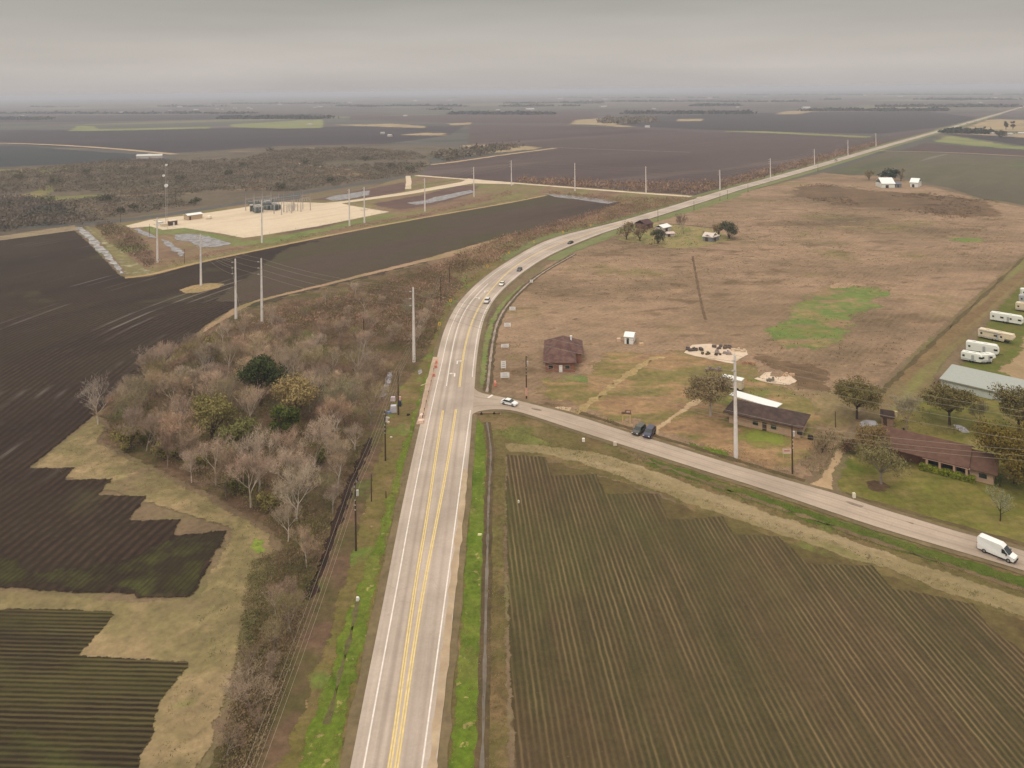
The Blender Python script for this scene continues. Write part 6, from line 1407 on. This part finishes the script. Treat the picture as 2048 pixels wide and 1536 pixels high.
# --- the thicket: leafless trees, each its own object, copied from a few kinds
kinds = []
tm1 = twig_mat('twig_tan', C(190, 162, 136), 0.2); tm2 = twig_mat('twig_brown', C(162, 136, 114), 0.2); tm3 = twig_mat('twig_olive', C(158, 142, 104), 0.2); tm4 = twig_mat('twig_red', C(148, 122, 102), 0.2)
spec = [(50, 12, M_bark_p, tm1, dict(spread=0.58, twigs=2300, tw=0.04), 'bushy pinkish tan leafless tree of the thicket'), (51, 13, M_bark_p, tm1, dict(spread=0.5, twigs=1500, tw=0.04), 'upright pinkish tan leafless tree of the thicket'),
        (52, 11, M_bark, tm2, dict(spread=0.62, twigs=1900, tw=0.04), 'dark brown leafless tree of the thicket'), (53, 12, M_bark, tm3, dict(spread=0.6, twigs=1700, tw=0.05), 'olive tinged leafless tree of the thicket'), (54, 14, M_bark_p, tm2, dict(spread=0.48, twigs=420, tw=0.035), 'tall thin pale stemmed leafless tree of the thicket'),
        (55, 8, M_bark, tm4, dict(spread=0.7, twigs=1100, tw=0.04), 'low reddish brown leafless tree of the thicket'), (56, 12.5, M_bark, tm1, dict(spread=0.66, twigs=1900, tw=0.04), 'wide spreading tan leafless tree of the thicket')]
far0 = (0, -500, 0)
for sd_, h_, bm_, tm_, kw, lb in spec:
    kinds.append([bare_tree('leafless_tree', lb, 'tree', far0, sd_, h_, bm_, tm_, 'leafless trees of the thicket', **kw), lb, False])
zoneA = W2([(205, 850), (260, 790), (330, 742), (400, 715), (470, 735), (560, 742), (660, 740), (740, 760), (765, 800), (752, 850), (720, 910), (690, 985), (655, 1050), (625, 1110), (600, 1180), (570, 1110), (540, 1040), (450, 1010), (350, 945), (260, 905)])
zoneB = W2([(420, 680), (470, 650), (560, 655), (640, 665), (720, 690), (790, 740), (760, 790), (700, 760), (600, 745), (500, 740), (440, 715)])
zoneC = W2([(560, 640), (640, 610), (720, 590), (800, 580), (850, 600), (868, 640), (850, 690), (820, 720), (760, 720), (700, 690), (640, 660)])
zoneD = W2([(590, 1180), (620, 1150), (615, 1200), (590, 1280), (560, 1370), (520, 1500), (465, 1680), (400, 1700), (415, 1560), (455, 1440), (490, 1330), (530, 1230)])
zoneE = W2([(560, 1060), (625, 1085), (600, 1180), (560, 1240), (550, 1160), (562, 1100)])
PLACES = [((522, 812), 'close around the dark evergreen'), ((590, 850), 'next to the yellow green tree'), ((428, 870), 'beside the olive crowns'), ((250, 830), 'near the left tip'), ((280, 905), 'at the lower left edge'), ((360, 740), 'along the plowed field edge'), ((400, 960), 'above the stepped grass strip'),
          ((500, 1010), 'at the lower edge by the mown strip'), ((500, 690), 'below the pair of concrete poles'), ((650, 720), 'on the brushy rise'), ((728, 694), 'near the wooden pole inside it'), ((740, 830), 'left of the dumped boxes'), ((670, 900), 'above the dark ditch'), ((640, 1000), 'by the dark ditch'),
          ((600, 1120), 'beside the lime green patch'), ((560, 1250), 'in the narrow tail'), ((510, 1450), 'at the bottom of the picture'), ((600, 790), 'above the yellow green tree'), ((700, 780), 'at the right middle'), ((640, 620), 'near the upper field edge'), ((800, 640), 'left of the concrete pole by the bend'), ((560, 940), 'in the lower middle'), ((460, 800), 'in the upper left middle'), ((340, 850), 'in the left middle')]
def place_of(X, Y): return min(PLACES, key=lambda q: hypot(*[a - b for a, b in zip(at(*q[0])[:2], (X, Y))]))[1]
def fill(zone, step, weights, smin, smax, seed, skip=()):
    rnd = random.Random(seed); xs = [p[0] for p in zone]; ys = [p[1] for p in zone]; n = 0
    y = min(ys)
    while y < max(ys):
        x = min(xs)
        while x < max(xs):
            X, Y = x + rnd.uniform(-0.45, 0.45) * step, y + rnd.uniform(-0.45, 0.45) * step
            if inside(X, Y, zone) and not any(hypot(X - a, Y - b_) < r_ for a, b_, r_ in skip):
                k = kinds[rnd.choices(range(len(kinds)), weights)[0]]; s = rnd.uniform(smin, smax); rz = rnd.uniform(0, 2 * pi)
                if not k[2]:
                    k[2] = True; k[0].location = (X, Y, 0.04); k[0].rotation_euler = (0, 0, rz); k[0].scale = (s, s, s)
                    tt_ = k[0]
                else: tt_ = dup(k[0], (X, Y, 0.04), rz, None, None, (s, s, s * rnd.uniform(0.85, 1.15)))
                tt_['label'] = k[1] + ' ' + place_of(X, Y)
                n += 1
            x += step
        y += step
    return n
sk = [(*at(530, 835)[:2], 5), (*at(592, 868)[:2], 6), (*at(572, 915)[:2], 6), (*at(424, 895)[:2], 6), (*at(482, 935)[:2], 6), (*at(522, 812)[:2], 5), (*at(590, 850)[:2], 4), (*at(570, 892)[:2], 4), (*at(428, 870)[:2], 4), (*at(478, 905)[:2], 4), (*at(500, 880)[:2], 3)]
nA = fill(zoneA, 5.5, (5, 3, 5, 5, 2, 3, 4), 0.50, 1.0, 1, sk)
nB = fill(zoneB, 7.6, (3, 1, 2, 2, 0, 4, 4), 0.45, 0.72, 2)
nC = fill(zoneC, 9.0, (1, 1, 3, 2, 0, 5, 3), 0.4, 0.65, 3)
nD = fill(zoneD, 5.0, (1, 1, 4, 4, 3, 5, 2), 0.3, 0.68, 4)
nE = fill(zoneE, 7, (1, 2, 4, 4, 3, 3, 2), 0.4, 0.7, 5)
print('TREES', nA, nB, nC, nD, nE)

# --- brush and woodland masses
def mass(name, zone, count, size, hgt, m, seed, label=None, world=False, blades=9, dens=None, wr=(0.10, 0.22)):
    "low growth nobody could count: upright leaf and stem slivers"
    z_ = zone if world else W2(zone)
    rnd = random.Random(seed); xs = [p[0] for p in z_]; ys = [p[1] for p in z_]; mb = MB(); n = 0; tries = 0
    while n < count and tries < count * 12:
        tries += 1
        X, Y = rnd.uniform(min(xs), max(xs)), rnd.uniform(min(ys), max(ys))
        if not inside(X, Y, z_): continue
        if dens and noise.noise((X * dens[0], Y * dens[0], seed)) < dens[1]: continue
        n += 1; s = size * rnd.uniform(0.5, 1.4); h = hgt * rnd.uniform(0.4, 1.3)
        for _ in range(blades):
            a = rnd.uniform(0, 2 * pi); r = s * rnd.random() ** 0.7; zc = h * (1 - (r / (s * 1.05)) ** 2 * 0.75) * rnd.uniform(0.25, 1.0)
            c = Vector((X + cos(a) * r, Y + sin(a) * r, 0.05 + zc)); w = s * rnd.uniform(*wr)
            n_ = Vector((rnd.uniform(-1, 1), rnd.uniform(-1, 1), rnd.uniform(-0.4, 0.9))).normalized(); u = n_.orthogonal().normalized(); v = n_.cross(u)
            mb.add([c - u * w, c + v * w * 0.5, c + u * w * 0.9, c - v * w * 0.6], [(0, 1, 2, 3)])
    o = mb.build(name, m); o['kind'] = 'stuff'
    if label: o['label'] = label
    return o
def brush_mat(name, a, b, sc=0.05):
    t = NT(name); p = t.pos(); f = t.noise(p, sc, 5, 0.6); c = t.mix(t.rng(f, 0.38, 0.62), a, b)
    c = t.mix(1.0, c, t.rng(t.noise(p, sc * 14, 3, 0.7), 0.3, 0.7, 0.72, 1.28, False), 'MULTIPLY')
    return t.finish(c, 0.95)
B1 = brush_mat('brush_brown', C(142, 116, 90), C(104, 94, 56)); B2 = brush_mat('brush_red', C(172, 138, 114), C(136, 110, 86)); B3 = brush_mat('brush_grey', C(134, 116, 98), C(106, 98, 80), 0.02); B4 = brush_mat('brush_tan', C(150, 126, 98), C(112, 106, 66))
thz = [(215, 850), (290, 775), (370, 710), (420, 660), (480, 640), (570, 610), (700, 580), (850, 535), (940, 515), (905, 590), (880, 640), (862, 690), (840, 730), (790, 770), (755, 820), (715, 890), (672, 980), (625, 1110), (600, 1250), (545, 1430), (470, 1700), (380, 1700), (440, 1540), (470, 1400), (505, 1260), (545, 1140), (555, 1080), (480, 1020), (350, 945), (230, 890)]
mass('undergrowth', thz, 8500, 1.1, 2.3, B1, 61, 'brown and green undergrowth of the thicket', wr=(0.07, 0.17), blades=12)
mass('undergrowth', [(500, 1130), (560, 1100), (610, 1100), (680, 960), (715, 890), (725, 895), (660, 1040), (612, 1220), (570, 1370), (525, 1500), (450, 1750), (380, 1800), (430, 1540), (465, 1400)], 4200, 0.7, 0.9, B4, 62, 'tan undergrowth along the dark ditch')
mass('brush', [(470, 660), (560, 625), (700, 590), (850, 540), (960, 510), (1050, 488), (1160, 455), (1060, 485), (960, 545), (905, 600), (880, 640), (862, 690), (830, 710), (740, 660), (600, 660)], 2600, 1.7, 2.4, B2, 63, 'reddish brown brush between the plowed field and the bend')
mass('brush', [(1000, 478), (1164, 432), (1240, 410), (1340, 402), (1400, 396), (1350, 408), (1261, 434), (1174, 456), (1100, 470), (1040, 492), (980, 520), (920, 545), (870, 540), (930, 505)], 2400, 2.0, 3.0, B2, 64, 'reddish brush strip along the upper bend')
mass('brush', [(1030, 366), (1150, 374), (1290, 384), (1390, 390), (1480, 370), (1540, 352), (1640, 326), (1760, 290), (1756, 284), (1640, 314), (1540, 338), (1440, 366), (1290, 368), (1150, 362), (1040, 358)], 1800, 3.4, 4.6, B2, 65, 'brush belt behind the gravel road and along the far highway', blades=10, wr=(0.12, 0.28))
mass('brush', [(1090, 384), (1250, 396), (1390, 398), (1300, 404), (1240, 406), (1100, 388)], 500, 2.0, 2.4, B2, 75)
mass('brush', [(190, 452), (215, 446), (262, 462), (300, 500), (316, 528), (300, 540), (275, 520), (240, 500), (215, 480)], 900, 1.8, 2.8, brush_mat('brush_dark', C(134, 108, 90), C(108, 92, 72)), 66, 'dark brush left of the substation')
mass('brush', [(316, 528), (420, 505), (524, 487), (700, 453), (850, 426), (1024, 380), (1024, 390), (850, 432), (700, 460), (524, 494), (400, 520), (316, 545)], 1500, 1.0, 1.3, B2, 67, 'low brush along the edge of the substation ground')
# woodland beyond
wz = [(-260, 345), (0, 345), (100, 335), (250, 318), (345, 322), (480, 320), (560, 300), (700, 296), (830, 305), (868, 328), (830, 348), (700, 368), (500, 396), (260, 430), (190, 444), (120, 448), (0, 462), (-260, 490)]
mass('woodland', wz, 12000, 3.6, 3.6, B3, 68, 'grey brown leafless woodland beyond the substation', blades=12, dens=(0.007, -0.42), wr=(0.10, 0.24))
mass('woodland', [(-200, 440), (-100, 400), (0, 396), (60, 400), (110, 410), (150, 430), (190, 440), (160, 450), (60, 456), (0, 464), (-200, 485)], 1500, 4.2, 6, brush_mat('wood_dark', C(126, 112, 100), C(96, 92, 82), 0.02), 69, 'dark grey woodland at the left edge', blades=16, wr=(0.10, 0.22))
mass('woodland', [(860, 312), (940, 300), (1020, 292), (1040, 296), (990, 306), (900, 322)], 160, 7, 8, B3, 70, blades=16, wr=(0.16, 0.34))
mass('treeline', [(1200, 246), (1212, 238), (1300, 238), (1320, 243), (1240, 249)], 110, 14, 10, B3, 71, 'dark distant tree clump in the middle of the plain', blades=20, wr=(0.16, 0.34))
mass('treeline', [(1890, 262), (1980, 265), (1985, 269), (1888, 267)], 100, 9, 8, brush_mat('tl_green', C(52, 66, 52), C(60, 66, 58), 0.02), 72, 'dark green tree row by the distant farm', blades=18, wr=(0.16, 0.34))
mass('weeds', [(1560, 375), (1650, 366), (1760, 384), (1860, 386), (1985, 400), (2048, 425), (2048, 445), (1900, 436), (1760, 418), (1620, 400)], 1000, 1.5, 0.7, brush_mat('weed_dark', C(128, 102, 78), C(100, 82, 62)), 73, 'dark weeds at the far end of the pasture', dens=(0.02, 0.05))
rnd = random.Random(77)
for i_, (x0, x1, y) in enumerate([(-150, 420, 214), (200, 700, 208), (560, 900, 220), (850, 1250, 207), (1150, 1600, 204), (1380, 1700, 212), (1650, 2048, 200), (-150, 330, 240), (430, 780, 238), (1500, 1900, 222), (900, 1100, 229), (1250, 1500, 228), (-150, 600, 202), (700, 1500, 196), (1400, 2150, 190), (1750, 2000, 214), (-200, 500, 228), (650, 1150, 213)]):
    wl0 = [at(x0 + (x1 - x0) * t / 12, y + 1.5 * noise.noise((t * 0.7, i_, 0))) for t in range(13)]
    d = hypot(wl0[6].x, wl0[6].y)
    a_ = [(p.x, p.y) for p in wl0]; b_ = offset_line(a_, -d * 0.02)
    mass('treeline', a_ + b_[::-1], int(150 + 40 * (i_ % 3)), 16 + d * 0.0022, 9, brush_mat('tl_%d' % i_, C(58, 60, 52), C(72, 66, 60), 0.002), 100 + i_, None, True, 12, (0.0012, -0.05), (0.16, 0.34))

BY = brush_mat('brush_yard', C(140, 124, 92), C(112, 98, 64))
mass('brush', [(1600, 930), (1625, 880), (1660, 862), (1700, 880), (1690, 905), (1660, 930), (1630, 950)], 130, 1.1, 1.4, BY, 81, 'ragged brush between the dark roofed house and the dirt driveway')
mass('brush', [(1770, 880), (1800, 800), (1850, 790), (1870, 860), (1960, 850), (2000, 880), (1960, 860), (1850, 880)], 110, 1.1, 0.9, BY, 82, 'pale weeds behind the red roofed house')
mass('brush', [(1680, 900), (1760, 880), (1810, 900), (1840, 930), (1790, 945), (1720, 925)], 150, 1.0, 1.4, BY, 83, 'brush at the left end of the red roofed house')
mass('weeds', [(1225, 470), (1300, 450), (1420, 458), (1470, 478), (1400, 495), (1300, 490)], 90, 1.6, 1.3, BY, 84, 'weeds of the farmyard at the bend')
mass('weeds', [(1100, 806), (1180, 828), (1290, 862), (1290, 869), (1180, 835), (1100, 813)], 60, 0.7, 0.5, BY, 85, 'weeds along the upper ditch of the side road')
mass('grass', [(935, 1040), (968, 1150), (965, 1300), (950, 1600), (890, 1600), (905, 1440), (925, 1180)], 420, 0.35, 0.28, brush_mat('tuft_tan', C(160, 138, 90), C(112, 116, 50)), 86, 'dry tufts in the green verge right of the highway', blades=6)
mass('grass', [(560, 1600), (650, 1360), (718, 1160), (780, 970), (815, 860), (840, 820), (800, 985), (752, 1175), (700, 1400), (665, 1600)], 700, 0.4, 0.3, brush_mat('tuft_tan2', C(164, 140, 96), C(110, 112, 48)), 87, 'dry tufts in the green verge left of the highway', blades=6)

# dark evergreens standing out of the far woodland, each a tree of its own
for i_, (x_, y_, w_) in enumerate([(240, 425, 20), (268, 420, 24), (660, 365, 22), (820, 345, 26), (730, 322, 22), (485, 336, 20), (360, 362, 26), (455, 352, 24), (110, 372, 34), (40, 362, 30), (95, 410, 40), (560, 380, 26), (170, 350, 26), (610, 330, 22), (540, 305, 20), (780, 338, 24), (390, 410, 26), (210, 404, 30)]):
    LT('woodland_tree', 'dark tree standing out of the far woodland, %s' % ['by the lattice tower foot', 'right of the lattice tower foot', 'above the puddle by the gravel road', 'at the far end of the gravel road', 'near the upper edge, right half', 'in the upper middle', 'behind the lattice tower top', 'behind the transformers, farther', 'left side, middle', 'far left side', 'at the left above the bare verge', 'just behind the gravel pad', 'left side, upper', 'upper middle right', 'at the upper edge', 'right end, upper', 'behind the control building', 'left of the lattice tower'][i_],
       'tree', x_, y_, y_ - w_ * 0.55, w_, 200 + i_, M_hay, 420, 1.0, 0.05, group='dark trees of the far woodland')

for i_, (zn, n_) in enumerate([([(985, 845), (1100, 880), (1200, 905), (1300, 950), (1200, 930), (1100, 905), (1016, 900)], 500), ([(1100, 905), (1300, 975), (1500, 1045), (1700, 1110), (1900, 1185), (2048, 1240), (2048, 1215), (1900, 1165), (1700, 1095), (1500, 1030), (1300, 960)], 900),
                     ([(1250, 900), (1500, 985), (1800, 1085), (2048, 1165), (2048, 1190), (1800, 1110), (1500, 1010), (1250, 922)], 800), ([(975, 900), (1010, 920), (1012, 1536), (970, 1536)], 700), ([(1350, 880), (1500, 900), (1600, 940), (1590, 960), (1450, 925)], 350), ([(60, 935), (200, 850), (420, 1000), (540, 1080), (500, 1250), (380, 1536), (300, 1536), (400, 1200), (460, 1065), (300, 990)], 1300)]):
    mass('grass', zn, n_, 0.45, 0.32, brush_mat('clump_%d' % i_, C(152, 130, 88), C(92, 92, 44), 0.15), 120 + i_, ['clumps by the culvert', 'weeds along the upper edge of the crop field', 'grass clumps in the lower ditch of the side road', 'clumps between the channel and the crop field', 'grass clumps on the upper side of the side road', 'grass clumps of the mown strip'][i_], blades=6)
mass('grass', [(990, 760), (1040, 600), (1150, 510), (1400, 430), (1700, 370), (2000, 420), (2030, 500), (1780, 740), (1650, 800), (1400, 800), (1150, 790)], 5500, 0.9, 0.45, brush_mat('pasture_clump', C(150, 122, 92), C(96, 82, 52), 0.05), 130, 'dry weeds scattered over the pasture', blades=6, dens=(0.012, -0.1))

mass('undergrowth', [(205, 870), (260, 880), (360, 935), (460, 990), (545, 1045), (600, 1110), (640, 1060), (600, 1000), (500, 950), (380, 900), (260, 850)], 900, 1.2, 2.2, brush_mat('low_olive', C(116, 112, 56), C(132, 108, 84)), 140, 'olive brush hiding the foot of the thicket', blades=12, wr=(0.08, 0.2))
# ---------------------------------------------------------------- haze
hm = bpy.data.materials.new('haze'); hm.use_nodes = True; ht = hm.node_tree; ht.nodes.clear()
pv = ht.nodes.new('ShaderNodeVolumePrincipled'); pv.inputs['Color'].default_value = (0.78, 0.79, 0.88, 1); pv.inputs['Density'].default_value = 1.6e-4
ho = ht.nodes.new('ShaderNodeOutputMaterial'); ht.links.new(pv.outputs[0], ho.inputs['Volume'])
hz = MB().box((0, 0, 46), (290000, 290000, 94)).build('haze', hm); hz['kind'] = 'stuff'
